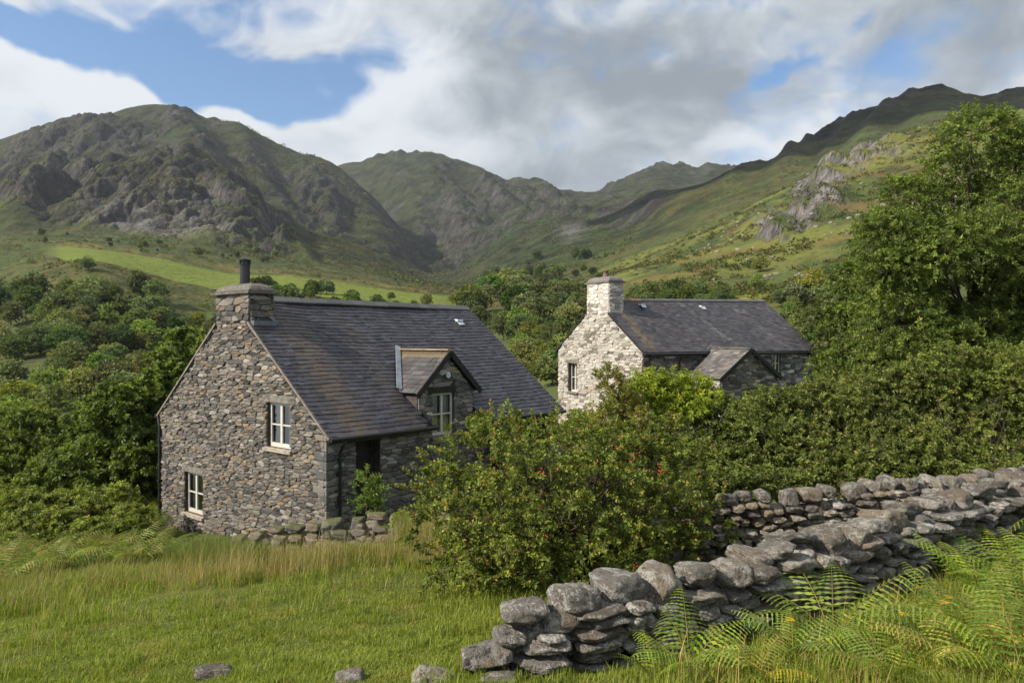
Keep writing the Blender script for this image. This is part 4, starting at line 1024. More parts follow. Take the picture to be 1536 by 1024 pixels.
mb = MB()
for s_ in (-1, 1): mb.bar(Vector((PC, PF - .025, PZA - .05)), Vector((PC + s_ * (PH + .03), PF - .025, PZE - .07)), .05, .16)
mb.build('bargeboard', M_TIMBER, po)
mb = MB(); mb.bar((PC, PF, PZA + .03), (PC, -.06, PZA + .03), .2, .04); mb.build('porch_ridge', M_LINTEL, po)
mb = MB(); mb.bar((PC - PH - .02, -.02, PZE + .10), (PC, -.03, PZA + .12), .12, .03, (0, -1, 0.2)); mb.build('flashing', M_LEAD, po)
# ------------------------------------------------------------------ boulders and dry-stone walls
m, nt = new_mat('field_stone'); k = NT(nt)
v = k.coord('Object'); oi = k.n('ShaderNodeObjectInfo')
rnd = oi.outputs['Random']
vv_ = k.n('ShaderNodeVectorMath', {0: v, 1: k.n('ShaderNodeCombineXYZ', {0: k.math('MULTIPLY', rnd, 37.0), 1: k.math('MULTIPLY', rnd, 91.0), 2: k.math('MULTIPLY', rnd, 53.0)}).outputs[0]}, operation='ADD').outputs[0]
a = k.noise(vv_, 1.6, 5, .6); b = k.noise(vv_, 7, 5, .7); c2 = k.noise(vv_, 28, 4, .7)
t1 = k.math('FRACT', k.math('MULTIPLY', rnd, 17.3)); t2 = k.math('FRACT', k.math('MULTIPLY', rnd, 5.7))
base = k.mix(k.ramp(t1, .35, .75), (.182, .168, .146), (.262, .210, .148)); base = k.mix(k.math('MULTIPLY', t2, .75), base, (.088, .083, .076))
base = k.mix(k.ramp(a, .40, .68), base, k.mix(.5, base, (.25, .21, .16)))
f = k.math('ADD', .50, k.math('ADD', k.math('MULTIPLY', b, .62), k.math('MULTIPLY', c2, .38)))
base = k.mix(1.0, base, k.n('ShaderNodeCombineColor', {0: f, 1: f, 2: f}).outputs[0], 'MULTIPLY')
base = k.mix(k.math('MULTIPLY', k.ramp(b, .42, .30), .8), base, (.028, .027, .026))
lich = k.math('MULTIPLY', k.ramp(k.math('ADD', k.math('MULTIPLY', a, .45), k.math('ADD', k.math('MULTIPLY', b, .5), k.math('MULTIPLY', c2, .22))), .585, .65), .75)
base = k.mix(lich, base, (.44, .43, .39))
och = k.math('MULTIPLY', k.ramp(k.noise(vv_, 3.1, 4, .65), .62, .70), .5); base = k.mix(och, base, (.26, .165, .055))
up = k.n('ShaderNodeSeparateXYZ', {0: k.n('ShaderNodeNewGeometry').outputs['Normal']}).outputs[2]
h_ = k.math('ADD', k.math('MULTIPLY', b, 1.0), k.math('MULTIPLY', c2, .45))
k.out(k.bsdf(base, .88, k.bump(h_, 1.0, .06), .25)); M_ROCK = m
m, nt = new_mat('mossy_stone'); k = NT(nt)
v = k.coord('Object'); oi = k.n('ShaderNodeObjectInfo'); rnd = oi.outputs['Random']
b = k.noise(v, 5, 5, .7); c2 = k.noise(v, 24, 4, .7)
base = k.mix(k.math('FRACT', k.math('MULTIPLY', rnd, 9.1)), (.15, .14, .13), (.22, .18, .14)); base = k.mix(k.ramp(b, .40, .30), base, (.05, .048, .045))
up = k.n('ShaderNodeSeparateXYZ', {0: k.n('ShaderNodeNewGeometry').outputs['Normal']}).outputs[2]
ms = k.math('MULTIPLY', k.ramp(k.math('ADD', up, k.math('MULTIPLY', k.math('SUBTRACT', b, .5), 2.2)), .45, .9), .85)
base = k.mix(ms, base, (.085, .095, .018)); base = k.mix(k.ramp(c2, .62, .68), base, (.36, .35, .32))
k.out(k.bsdf(base, .92, k.bump(k.math('ADD', b, c2), .7, .03), .2)); M_MOSS = m

_ico = {}
def ico(n):
    if n not in _ico:
        bm = bmesh.new(); bmesh.ops.create_icosphere(bm, subdivisions=n, radius=1)
        _ico[n] = (np.array([v.co[:] for v in bm.verts]), np.array([[v.index for v in f.verts] for f in bm.faces])); bm.free()
    return _ico[n]
def noise3(p, s, seed): return (pnoise(p[:, 0] * s + p[:, 2] * .7 * s, p[:, 1] * s - p[:, 2] * .4 * s, seed) + pnoise(p[:, 2] * s + 3.1, p[:, 0] * s * .6 - p[:, 1] * s, seed + 3)) * .5
def rock_np(seed, dims, sub=4, facets=26, soft=70.0):
    """a weathered stone: a ball trimmed by random planes, roughened; dims = half sizes"""
    rs = np.random.RandomState(seed); V, T = ico(sub)
    ax = np.array([[1, 0, 0], [-1, 0, 0], [0, 1, 0], [0, -1, 0], [0, 0, 1], [0, 0, -1.0]]) + rs.normal(size=(6, 3)) * .16
    N = np.concatenate([ax, rs.normal(size=(facets - 6, 3))]); N /= np.linalg.norm(N, axis=1)[:, None]
    h = np.concatenate([rs.uniform(.66, .86, 6), rs.uniform(.80, 1.12, facets - 6)])
    dt = V @ N.T
    r_ = np.where(dt > .08, h[None, :] / np.maximum(dt, .08), 9.0); r_ = np.minimum(r_, 1.25)
    r = -np.log(np.exp(-soft * r_).sum(1) + np.exp(-soft * 1.2)) / soft
    P = V * np.clip(r, .4, 1.2)[:, None]
    P = P * np.asarray(dims)[None, :]
    q = P / max(dims)
    P = P * (1 + .05 * noise3(q, 2.2, seed % 50) + .07 * noise3(q, 5.0, seed % 47) - .05 * np.abs(noise3(q, 8, seed % 41)) + .05 * noise3(q, 13, seed % 43) + .03 * noise3(q, 24, seed % 37))[:, None]
    # bedding layers
    lay_ = np.sin(q[:, 2] * (9 + seed % 5) + 1.5 * noise3(q, 1.5, 9)); P[:, :2] *= (1 + .025 * lay_)[:, None]
    return P, T
ROCKS = []
def rock_protos():
    for i in range(14):
        P, T = rock_np(200 + i, [(.5, .36, .30), (.5, .38, .22), (.5, .4, .36), (.5, .34, .18)][i % 4])
        me_o = np_mesh('stone', P, T.ravel(), np.full(len(T), 3), M_ROCK, None, None, True, link=False)
        ROCKS.append(me_o.data); bpy.data.objects.remove(me_o)
rock_protos()
def stone(parent, loc, L, h, t, yaw, rng, tilt=.12, name='stone', flat=None, mat=None):
    """a stone with length L, height h, depth t"""
    flat = (h / L < .5) if flat is None else flat
    me = ROCKS[rng.choice([i for i in range(14) if (i % 4 in (1, 3)) == flat])]
    o = bpy.data.objects.new(name, me); C.objects.link(o)
    if parent: o.parent = parent
    zr = {0: .30, 1: .22, 2: .36, 3: .18}[ROCKS.index(me) % 4]; yr = {0: .36, 1: .38, 2: .40, 3: .34}[ROCKS.index(me) % 4]
    o.scale = (L * .97, t / (2 * yr) * 1.0, h / (2 * zr) * 1.0)
    o.location = loc; o.rotation_euler = (rng.uniform(-tilt, tilt), rng.uniform(-tilt, tilt), yaw + rng.uniform(-.15, .15) + (math.pi if rng.random() < .5 else 0))
    return o
def merge_stones(objs, name, parent, mat=None):
    """many small stones as one mesh"""
    V = []; T = []; b = 0
    for o in objs:
        me = o.data; n = len(me.vertices); co = np.zeros(n * 3, dtype=np.float32); me.vertices.foreach_get('co', co); co = co.reshape(-1, 3)
        M = np.array(Matrix.LocRotScale(o.location, o.rotation_euler, o.scale)); co = co @ M[:3, :3].T + M[:3, 3]
        f = np.zeros(len(me.polygons) * 3, dtype=np.int32); me.polygons.foreach_get('vertices', f)
        V.append(co); T.append(f + b); b += n
    for o in objs: bpy.data.objects.remove(o)
    T = np.concatenate(T)
    return np_mesh(name, np.concatenate(V), T, np.full(len(T) // 3, 3), mat or M_ROCK, parent, None, True)
def path_point(path, s):
    for (a, b) in zip(path[:-1], path[1:]):
        L = (b[:2] - a[:2]).length if False else math.hypot(b[0] - a[0], b[1] - a[1])
        if s <= L: t = s / L; return (a[0] + (b[0] - a[0]) * t, a[1] + (b[1] - a[1]) * t, a[2] + (b[2] - a[2]) * t, math.atan2(b[1] - a[1], b[0] - a[0]))
        s -= L
    return None
def dry_wall(name, label, path, sizes, hts, cope, thick, seed, front_only=False, keep=100, skip=None):
    """path: (x, y, height) points; courses of stones in two faces, coping on top"""
    rng = random.Random(seed)
    x0, y0 = path[0][0], path[0][1]
    root = empty(name, (x0, y0, float(gz_xy(x0, y0)[0]))); tag(root, label, 'wall')
    allst = []
    total_ = sum(math.hypot(b[0] - a[0], b[1] - a[1]) for a, b in zip(path[:-1], path[1:]))
    bx, by, bz = root.location
    for face in ((-1, 1) if not front_only else (-1,)):
        zoff = 0; c = 0
        while zoff < 2.0:
            ch = rng.uniform(*hts); s = rng.uniform(-.2, .1)
            done = True
            while s < total_:
                L = rng.uniform(*sizes) * (1.0 if c else 1.15)
                q = path_point(path, max(0, min(total_ - .01, s + L / 2)))
                if q is None: break
                x, y, H, yaw = q
                top = H - cope[1] * .72
                if zoff + ch * .55 < top:
                    done = False
                    nx, ny = -math.sin(yaw), math.cos(yaw)
                    o_ = (thick * .5 - .13) * (1 - .22 * zoff / max(H, .3)) * face + rng.uniform(-.05, .05)
                    px_, py_ = x + nx * o_, y + ny * o_
                    g = float(gz_xy(px_, py_)[0])
                    h = ch * rng.uniform(.75, 1.2); t = rng.uniform(.26, .40) * (thick / .6)
                    o = stone(root, (px_ - bx, py_ - by, g + zoff + ch / 2 - bz - .03 + rng.uniform(-.02, .02)), L, h, t, yaw, rng, .10)
                    allst.append((o, L * h * (1.0 if face < 0 else .25)))
                s += L * rng.uniform(.86, .98)
            zoff += ch * .93; c += 1
            if done: break
    s = .05
    while s < total_ - .1:                      # coping stones, big and rounded
        L = rng.uniform(*cope[0]); q = path_point(path, min(total_ - .01, s + L / 2)); x, y, H, yaw = q
        h = cope[1] * rng.uniform(.62, 1.5); g = float(gz_xy(x, y)[0])
        o = stone(root, (x - bx + rng.uniform(-.06, .06), y - by + rng.uniform(-.08, .08), g + H - h * .48 - bz), L, h, rng.uniform(.36, .52) * thick / .6, yaw, rng, .22, flat=rng.random() < .2)
        allst.append((o, L * h * 3)); s += L * rng.uniform(.90, 1.10)
    hearts = []
    s = 0
    while s < total_:                           # small packing in the core
        q = path_point(path, s); x, y, H, yaw = q; g = float(gz_xy(x, y)[0])
        for kz in range(max(1, int((H - cope[1] * .6) / .16))):
            hearts.append(stone(root, (x - bx + rng.uniform(-.08, .08), y - by + rng.uniform(-.08, .08), g + .1 + kz * .16 - bz), rng.uniform(.26, .4), rng.uniform(.16, .24), rng.uniform(.3, .42) * thick / .6, yaw, rng, .4))
        s += .22
    allst.sort(key=lambda a: -a[1])
    rest = [o for o, _ in allst[keep:]] + hearts
    if rest: tag(merge_stones(rest, 'packing_stones', root), kind='stuff')
    return root
def Wg(px, d): return ((px - CX) / F * d, d)
def pth(*pts): return [Vector((*Wg(p, d), h)) for p, d, h in pts]
dry_wall('dry_stone_wall', 'dry stone wall of big lichened boulders in front, stepping up to the right behind the ferns',
         pth((728, 5.6, .34), (780, 5.62, .52), (860, 5.75, .62), (960, 6.0, .72), (1100, 6.5, .74), (1240, 7.2, .86), (1400, 8.4, .95), (1530, 9.3, 1.08), (1680, 10.3, 1.1)), (.18, .56), (.07, .145), ((.24, .46), .215), .62, 11)
dry_wall('dry_stone_wall', 'farther low wall of small pale brown stones under the dense hedge',
         pth((1000, 9.75, 1.0), (1080, 9.7, 1.08), (1200, 9.8, 1.04), (1330, 10.0, 1.07), (1450, 10.3, 1.08), (1600, 10.9, 1.15)), (.13, .30), (.07, .13), ((.20, .34), .22), .55, 12)
wl = dry_wall('dry_stone_wall', 'low tumbled mossy wall along the foot of the grey cottage',
         pth((345, 15.0, .48), (420, 14.6, .72), (500, 14.35, .76), (560, 14.2, .80), (640, 14.1, .70), (720, 14.0, .6)), (.22, .46), (.11, .19), ((.26, .48), .24), .5, 13)
def mossy(o):
    for c in o.children:
        for s_ in c.material_slots: s_.link = 'OBJECT'; s_.material = M_MOSS
mossy(wl)
# stones lying in the grass at the wall end and along the lower edge
rng = random.Random(77)
LOOSE = [(322, 1013, .36, .12, 'flat grey boulder sunk in the grass at the bottom left'), (384, 1004, .10, .06, 'small pale stone beside the flat grey boulder in the grass'), (526, 1022, .28, .12, 'grey boulder in the grass at the bottom centre'),
         (650, 1022, .40, .13, 'long grey boulder in the grass left of the wall end'), (752, 1022, .36, .10, 'flat slab lying at the bottom edge below the wall end')]
def d_at(px, py):
    ds = np.linspace(3.2, 30, 800); z = ground_z(np.full_like(ds, px), ds); y = HY - z / ds * F
    return float(ds[np.argmin(np.abs(y - py))])
for px_, py_, L, h, lab in LOOSE:
    d = d_at(px_, py_); x, y = Wg(px_, d)
    o = stone(None, (x, y, float(gz_xy(x, y)[0]) + h * .12), L, h * 1.25, L * .7, rng.uniform(-.3, .3), rng, .12, 'boulder', flat=h / L < .45)
    tag(o, lab, 'boulder')
# ------------------------------------------------------------------ leaves, twigs, crowns
def unit(v): return v / np.maximum(np.linalg.norm(v, axis=1), 1e-9)[:, None]
def palette_cols(rs, n, pal, w=None, var=.25):
    pal = np.array(pal); w = np.array(w if w else [1] * len(pal), dtype=float); w /= w.sum()
    c = pal[rs.choice(len(pal), n, p=w)]; c = c * rs.uniform(1 - var, 1 + var, (n, 1)); return np.clip(c, .002, .9)
def leaf_mesh(P, D, Nn, L, Wd, col, fold=.18):
    """P base points, D leaf directions, Nn leaf normals; rhomb leaves folded on the midrib"""
    n = len(P); S = unit(np.cross(D, Nn)); Nn = np.cross(S, D)
    L = L[:, None]; Wd = Wd[:, None]
    tip = P + D * L - Nn * L * .08; mid = P + D * L * .48
    a = mid + S * Wd * .5 + Nn * Wd * fold; b = mid - S * Wd * .5 + Nn * Wd * fold
    V = np.stack([P, a, tip, b], 1).reshape(-1, 3)
    i = np.arange(n) * 4
    T = np.stack([i, i + 1, i + 2, i, i + 2, i + 3], 1).reshape(-1)
    return V, T, np.repeat(col, 4, 0)
def twig_mesh(P0, P1, P2, r0, col):
    """thin three sided twigs through three points"""
    n = len(P0); t = unit(P2 - P0); ref = np.tile(np.array([[.3, .5, .8]]), (n, 1)); a = unit(np.cross(t, ref)); b = np.cross(t, a)
    V = []
    for P, r in ((P0, r0), (P1, r0 * .7), (P2, r0 * .25)):
        for k_ in range(3):
            an = k_ * 2.0944; V.append(P + (a * math.cos(an) + b * math.sin(an)) * r[:, None])
    V = np.stack(V, 1).reshape(-1, 3); i = np.arange(n) * 9; F_ = []
    for s_ in (0, 3):
        for k_ in range(3):
            q = (k_ + 1) % 3; F_.append(np.stack([i + s_ + k_, i + s_ + q, i + s_ + 3 + q, i + s_ + 3 + k_], 1))
    F_ = np.stack(F_, 1).reshape(-1)
    return V, F_, np.tile(np.array([col]), (n * 9, 1))
def blob_shoots(rs, blobs, n, lift=.35, jit=.5, r0=(.55, .92), Lf=(.25, .55), zmin=None):
    """shoots growing outwards from a set of ellipsoid masses (cx,cy,cz,rx,ry,rz)"""
    B = np.array(blobs, dtype=float); w = (B[:, 3] * B[:, 4] + B[:, 3] * B[:, 5] + B[:, 4] * B[:, 5]); w /= w.sum()
    k_ = rs.choice(len(B), n, p=w); u = unit(rs.normal(size=(n, 3))); u[:, 2] = np.where(u[:, 2] < -.6, -u[:, 2] * .6, u[:, 2]); u = unit(u)
    R_ = B[k_, 3:6]; f = rs.uniform(*r0, n)
    P = B[k_, :3] + u * R_ * f[:, None]
    D = unit(u / R_ * R_.mean(1)[:, None] + rs.normal(size=(n, 3)) * jit + np.array([0, 0, lift]))
    L = rs.uniform(*Lf, n) * R_.mean(1)
    if zmin is not None:
        ok = P[:, 2] > zmin; P, D, L = P[ok], D[ok], L[ok]
    return P, D, L
def leafy(name, parent, rs, P, D, L, per, leaf, pal, w=None, mat=None, asp=.55, droop=.15, twig=None, spread=.8, up=.5, var=.28, start=.25, tipcol=None):
    """leaves set along shoots; returns the object (world or parent coordinates)"""
    n = len(P); m_ = n * per
    t = np.tile(np.linspace(start, 1.0, per), n) + rs.uniform(-.04, .04, m_)
    r = np.repeat(np.arange(n), per)
    a = unit(np.cross(D, rs.normal(size=(n, 3)))); b = np.cross(D, a)
    an = np.tile(np.arange(per) * 2.4, n) + np.repeat(rs.uniform(0, 6.28, n), per)
    side = a[r] * np.cos(an)[:, None] + b[r] * np.sin(an)[:, None]
    pos = P[r] + D[r] * (L[r] * t)[:, None]; pos[:, 2] -= droop * L[r] * t ** 2
    ld = unit(D[r] * .55 + side * spread + rs.normal(size=(m_, 3)) * .25 + np.array([0, 0, -droop]))
    ln = unit(rs.normal(size=(m_, 3)) * .55 + np.array([0, 0, up]) + side * .2 + D[r] * .25)
    sz = leaf * rs.uniform(.65, 1.35, m_)
    shoot_v = np.repeat(rs.uniform(.62, 1.32, n), per)[:, None]
    col = palette_cols(rs, m_, pal, w, var) * shoot_v
    cl_ = pnoise(pos[:, 0] * 2.1 / (leaf / .05) ** .6 + pos[:, 2] * .8, pos[:, 1] * 2.1 / (leaf / .05) ** .6 - pos[:, 2] * 1.7, 7); col = np.clip(col * (1 + .38 * cl_)[:, None] * np.stack([1 + .10 * cl_, np.ones_like(cl_), np.ones_like(cl_)], 1), .002, .9)
    if tipcol is not None:
        sel = (t > .82) & (rs.rand(m_) < tipcol[1]); col[sel] = palette_cols(rs, int(sel.sum()), tipcol[0], None, .25)
    V, T, Cc = leaf_mesh(pos, ld, ln, sz, sz * asp, col)
    tot = np.full(len(T) // 3, 3); 
    if twig:
        mid = P + D * (L * .5)[:, None]; mid[:, 2] -= droop * L * .25; end = P + D * L[:, None]; end[:, 2] -= droop * L
        V2, F2, C2 = twig_mesh(P, mid, end, np.full(n, twig[0]), twig[1])
        T = np.concatenate([T, F2 + len(V)]); tot = np.concatenate([tot, np.full(len(F2) // 4, 4)]); V = np.concatenate([V, V2]); Cc = np.concatenate([Cc, C2])
    return np_mesh(name, V, T, tot, mat, parent, Cc)
M_LEAF = mat_leaf('bush_leaf', .38, .5, .3)
M_LEAFV = mat_leaf('tree_leaf', .36, .55, .25, 1.4)
M_BARK = mat_plain('bark', (.075, .060, .046), .95, .1, 0, .4, 9, .6)
M_BERRY = mat_plain('red_berry', (.42, .035, .012), .35, .5, 0, .3, 20, 0)

def limb(mb, a, b, r0, r1, rng, seg=6, wob=.08, n=7):
    a = Vector(a); b = Vector(b); L = (b - a).length; pts = []; rd = []
    for i in range(seg + 1):
        t = i / seg; p = a.lerp(b, t) + Vector((rng.uniform(-1, 1), rng.uniform(-1, 1), rng.uniform(-.4, .4))) * L * wob * math.sin(t * math.pi)
        p.z += L * .10 * math.sin(t * math.pi) ; pts.append(p); rd.append(r0 + (r1 - r0) * t ** .8)
    mb.tube(pts, rd, n); return pts
def skeleton(root, blobs, height, r0, rng, stems=1, spread=.15, name='trunk', fork=.35):
    mb = MB()
    for s_ in range(stems):
        ang = 6.28 * s_ / max(1, stems) + rng.uniform(-.4, .4); off = Vector((math.cos(ang), math.sin(ang), 0)) * (spread if stems > 1 else 0)
        top = Vector((off.x * 2.2 + rng.uniform(-.1, .1) * height, off.y * 2.2 + rng.uniform(-.1, .1) * height, height * .72))
        base = Vector((off.x * .5, off.y * .5, -.25))
        tr_ = limb(mb, base, top, r0 * rng.uniform(.8, 1.1), r0 * .3, rng, 8, .05, 9)
        for bl in blobs[s_::stems]:
            c = Vector(bl[:3]); k_ = max(1, min(7, int((c.z / height) * 5) + rng.choice([0, 1])))
            st = tr_[k_]; e = limb(mb, st, c, r0 * .38 * (1 - .06 * k_), r0 * .10, rng, 6, .10, 6)
            for q in range(3):
                d = Vector((rng.uniform(-1, 1) * bl[3], rng.uniform(-1, 1) * bl[4], rng.uniform(-.2, .9) * bl[5])); limb(mb, e[3 + q % 3], c + d * .75, r0 * .13, r0 * .04, rng, 4, .1, 5)
    return mb.build(name, M_BARK, root, True)
def crown_blobs(rng, cx, cy, z0, z1, rx, ry, n, rb=(.28, .45), top=.55):
    """lumps spread over an egg-shaped crown"""
    out = []; H = (z1 - z0) / 2; zc = (z0 + z1) / 2; tries = 0
    while len(out) < n and tries < 4000:
        tries += 1
        u = Vector((rng.gauss(0, 1), rng.gauss(0, 1), rng.gauss(0, 1))).normalized(); f = rng.uniform(.35, .78)
        z = u.z * f * H; w = 1 - top * max(0, z / H)
        r = rng.uniform(*rb) * min(rx, ry)
        p = (cx + u.x * f * rx * w, cy + u.y * f * ry * w, zc + z)
        if all((p[0] - o[0]) ** 2 + (p[1] - o[1]) ** 2 + (p[2] - o[2]) ** 2 > (.6 * (r + o[3])) ** 2 * .7 for o in out):
            out.append((*p, r, r, r * rng.uniform(.65, .9)))
    return out
def gp(px, d):
    x, y = Wg(px, d); return Vector((x, y, float(gz_xy(x, y)[0])))

# ---- the berried hawthorn in the middle
HAW = [(.082, .114, .020), (.060, .090, .018), (.108, .136, .026), (.134, .145, .030), (.045, .062, .016), (.14, .10, .032)]
rs = np.random.RandomState(5); rng = random.Random(5)
b0 = gp(862, 9.35); hb = empty('berry_bush', b0); tag(hb, 'broad bush with red berries between the cottage and the front stone wall', 'bush')
blobs = []
def hb_add(px, py, d, r, rz=None):
    p = W(px, py, d) - b0; blobs.append((p.x, p.y, p.z, r, r, rz or r * .8))
for px, py, d, r in [(720, 700, 9.6, .52), (690, 770, 9.2, .46), (760, 660, 10.0, .42), (800, 720, 9.0, .55), (760, 800, 8.7, .50), (700, 840, 8.9, .36), (850, 680, 9.8, .50), (900, 740, 9.0, .52), (860, 800, 8.6, .46), (940, 690, 10.0, .48),
                     (980, 760, 9.4, .50), (1020, 700, 10.2, .44), (1045, 780, 9.6, .36), (820, 850, 8.6, .30), (930, 668, 10.4, .34), (720, 646, 10.3, .24), (880, 676, 10.4, .34), (960, 820, 9.0, .30), (740, 870, 8.7, .22), (660, 730, 9.8, .30), (1010, 655, 10.6, .35), (785, 676, 10.4, .30), (835, 760, 10.2, .6), (960, 760, 10.4, .55), (720, 760, 10.2, .5), (690, 850, 8.9, .34), (760, 868, 8.6, .34), (830, 872, 8.5, .30), (900, 850, 8.7, .38), (1000, 830, 9.2, .36), (660, 800, 9.2, .34), (725, 880, 8.6, .24), (1060, 800, 9.6, .34), (790, 830, 8.9, .5), (880, 830, 9.3, .5), (960, 700, 10.6, .5)]: hb_add(px, py, d, r)
P, D, L = blob_shoots(rs, blobs, 2050, .45, .55, (.45, .95), (.45, 1.0))
leafy('leaves', hb, rs, P, D, L, 30, .046, HAW, [4, 4, 3, 1.6, 3, .5], M_LEAF, .62, .25, (.0042, (.06, .05, .035)), .8, .55, tipcol=([(.20, .11, .03), (.16, .14, .03), (.22, .07, .03)], .08))
skeleton(hb, blobs, 2.1, .055, rng, 6, .16, 'stems')
# long whips standing out of the top
P2 = []; D2 = []; L2_ = []
for px, py, d, L0 in [(738, 640, 10.2, .42), (700, 650, 10.1, .35), (842, 665, 9.9, .45), (812, 640, 10.2, .4), (668, 690, 9.8, .4), (650, 760, 9.4, .35), (905, 620, 10.3, .55), (870, 640, 10.3, .4), (955, 640, 10.4, .4), (760, 640, 10.2, .4), (640, 720, 9.8, .3), (1000, 640, 10.5, .4), (1060, 760, 9.5, .35)]:
    for q in range(7):
        p = W(px + rng.uniform(-24, 24), py + rng.uniform(-5, 25), d) - b0; P2.append(p); D2.append(Vector((rng.uniform(-.5, .4) + (-.8 if px < 690 else 0), rng.uniform(-.3, .3), 1)).normalized()); L2_.append(L0 * rng.uniform(.6, 1.1))
leafy('whips', hb, rs, np.array(P2), np.array(D2), np.array(L2_), 24, .045, HAW, [3, 2, 3, 3, 1, 2], M_LEAF, .6, .22, (.005, (.09, .06, .035)), .8, .5)
# berries
nb_ = 230; sel = rs.choice(len(P), 30); pts = []
V, T = ico(1); VV = []; TT = []; n0 = 0
for s_ in sel:
    for q in range(5):
        p = P[s_] + D[s_] * L[s_] * rs.uniform(.7, 1.02) + rs.normal(size=3) * .028; VV.append(V * rs.uniform(.008, .013) + p); TT.append(T + n0); n0 += len(V)
np_mesh('berries', np.concatenate(VV), np.concatenate(TT).ravel(), np.full(sum(len(t) for t in TT), 3), M_BERRY, hb, None, True)['kind'] = 'stuff'

# ---- the long hedge behind the far wall: three bushes grown together
HED = [(.068, .096, .023), (.052, .076, .019), (.090, .114, .027), (.11, .122, .035), (.036, .054, .015), (.13, .115, .048)]
def bush(name, label, cat, base, blist, n, per, leaf, pal, w=None, seed=1, group=None, stem=.022, stems=4, hgt=None, **kw):
    rs = np.random.RandomState(seed); rng = random.Random(seed)
    o = empty(name, base); tag(o, label, cat, group)
    bl = []
    for px, py, d, r, *rz in blist:
        p = W(px, py, d) - Vector(base); bl.append((p.x, p.y, p.z, r, r, rz[0] if rz else r * .8))
    P, D, L = blob_shoots(rs, bl, n, kw.pop('lift', .4), kw.pop('jit', .55), kw.pop('r0', (.45, .95)), kw.pop('Lf', (.4, .9)))
    leafy('leaves', o, rs, P, D, L, per, leaf, pal, w, M_LEAF, **kw)
    if stem: skeleton(o, bl, hgt or max(b[2] for b in bl) + .2, stem, rng, stems, .25, 'stems')
    return o, bl
TW = (.004, (.10, .085, .055))
hl_ = []
rngh = random.Random(9)
def hedge_list(px0, px1, top0, top1, d0, d1, rows, step, r):
    out = []
    px = px0
    while px <= px1:
        t = (px - px0) / (px1 - px0); tp = top0 + (top1 - top0) * t; d = d0 + (d1 - d0) * t
        for k_ in range(rows):
            q = k_ / max(1, rows - 1); rr = r * rngh.uniform(.8, 1.2); dd = d + (1 - q) * 1.6 + rngh.uniform(-.4, .4) 
            py = tp + rr * F / dd * .75 + (735 - tp) * q * .82 + rngh.uniform(-10, 10)
            out.append((px + rngh.uniform(-14, 14), py, dd, rr))
        px += step
    return out
bush('hedge_bush', 'dense dark green hedge behind the right end of the berried bush', 'hedge', gp(1130, 12.3), hedge_list(1065, 1215, 612, 588, 12.0, 12.2, 4, 34, .50), 2900, 28, .056, HED, [4, 4, 3, 2, 3, .8], 31, stem=0, twig=TW, droop=.3, spread=.8)
bush('hedge_bush', 'middle of the hedge, browner and taller with dry twigs showing', 'hedge', gp(1290, 12.3), hedge_list(1222, 1380, 582, 545, 12.2, 12.4, 5, 36, .52), 3500, 28, .056, HED, [3, 3, 3, 3.2, 2, 1.2], 32, stem=0.012, twig=TW, droop=.3, spread=.8)
bush('hedge_bush', 'bright green right end of the hedge below the tall tree', 'hedge', gp(1460, 12.3), hedge_list(1390, 1680, 540, 520, 12.4, 12.6, 5, 40, .55), 4000, 28, .056, HED + [(.10, .135, .024)], [3, 2, 4, 2, 1, .6, 3.4], 33, stem=0.012, twig=TW, droop=.3, spread=.8)
bush('hedge_bush', 'low dark hedge end in the shade behind the berried bush', 'hedge', gp(1000, 12.6), hedge_list(905, 1060, 650, 618, 12.0, 12.3, 3, 40, .48), 1300, 24, .055, HED, None, 34, twig=TW, droop=.3)
# bright bracken-like shrub and the thin shrubs in front of the white house
YG = [(.145, .185, .018), (.11, .155, .017), (.175, .20, .022), (.07, .10, .014)]
bush('golden_shrub', 'bright yellow green shrub in front of the white house porch', 'shrub', gp(1000, 14.0), [(975, 604, 13.4, .38, .42), (1010, 600, 13.6, .34, .4), (1045, 594, 13.8, .26, .32), (955, 626, 13.2, .30), (1030, 622, 13.4, .36), (1068, 604, 13.6, .22)], 720, 22, .07, YG, None, 41, lift=1.1, jit=.35, asp=.34, droop=.3, Lf=(.7, 1.2), twig=(.004, (.10, .10, .03)))
bush('thin_shrub', 'thin reddish green shrub rising in front of the whitewashed gable', 'shrub', gp(925, 12.8), [(915, 575, 12.8, .15, .24), (932, 612, 12.8, .24, .26), (905, 632, 12.9, .22), (945, 640, 12.7, .26), (890, 645, 12.8, .2), (922, 660, 12.8, .26)], 300, 22, .055, [(.08, .105, .025), (.12, .085, .035), (.10, .12, .03), (.085, .11, .028)], None, 42, lift=.9, Lf=(.6, 1.5), twig=(.006, (.13, .07, .045)), stem=.02, stems=3)
bush('garden_shrub', 'low green shrub against the foot of the whitewashed gable', 'shrub', gp(875, 15.5), [(876, 640, 15.5, .28, .26), (848, 652, 15.6, .22), (880, 662, 15.2, .35)], 340, 22, .06, YG[1:] + HED[:2], None, 43, lift=.7, twig=TW)
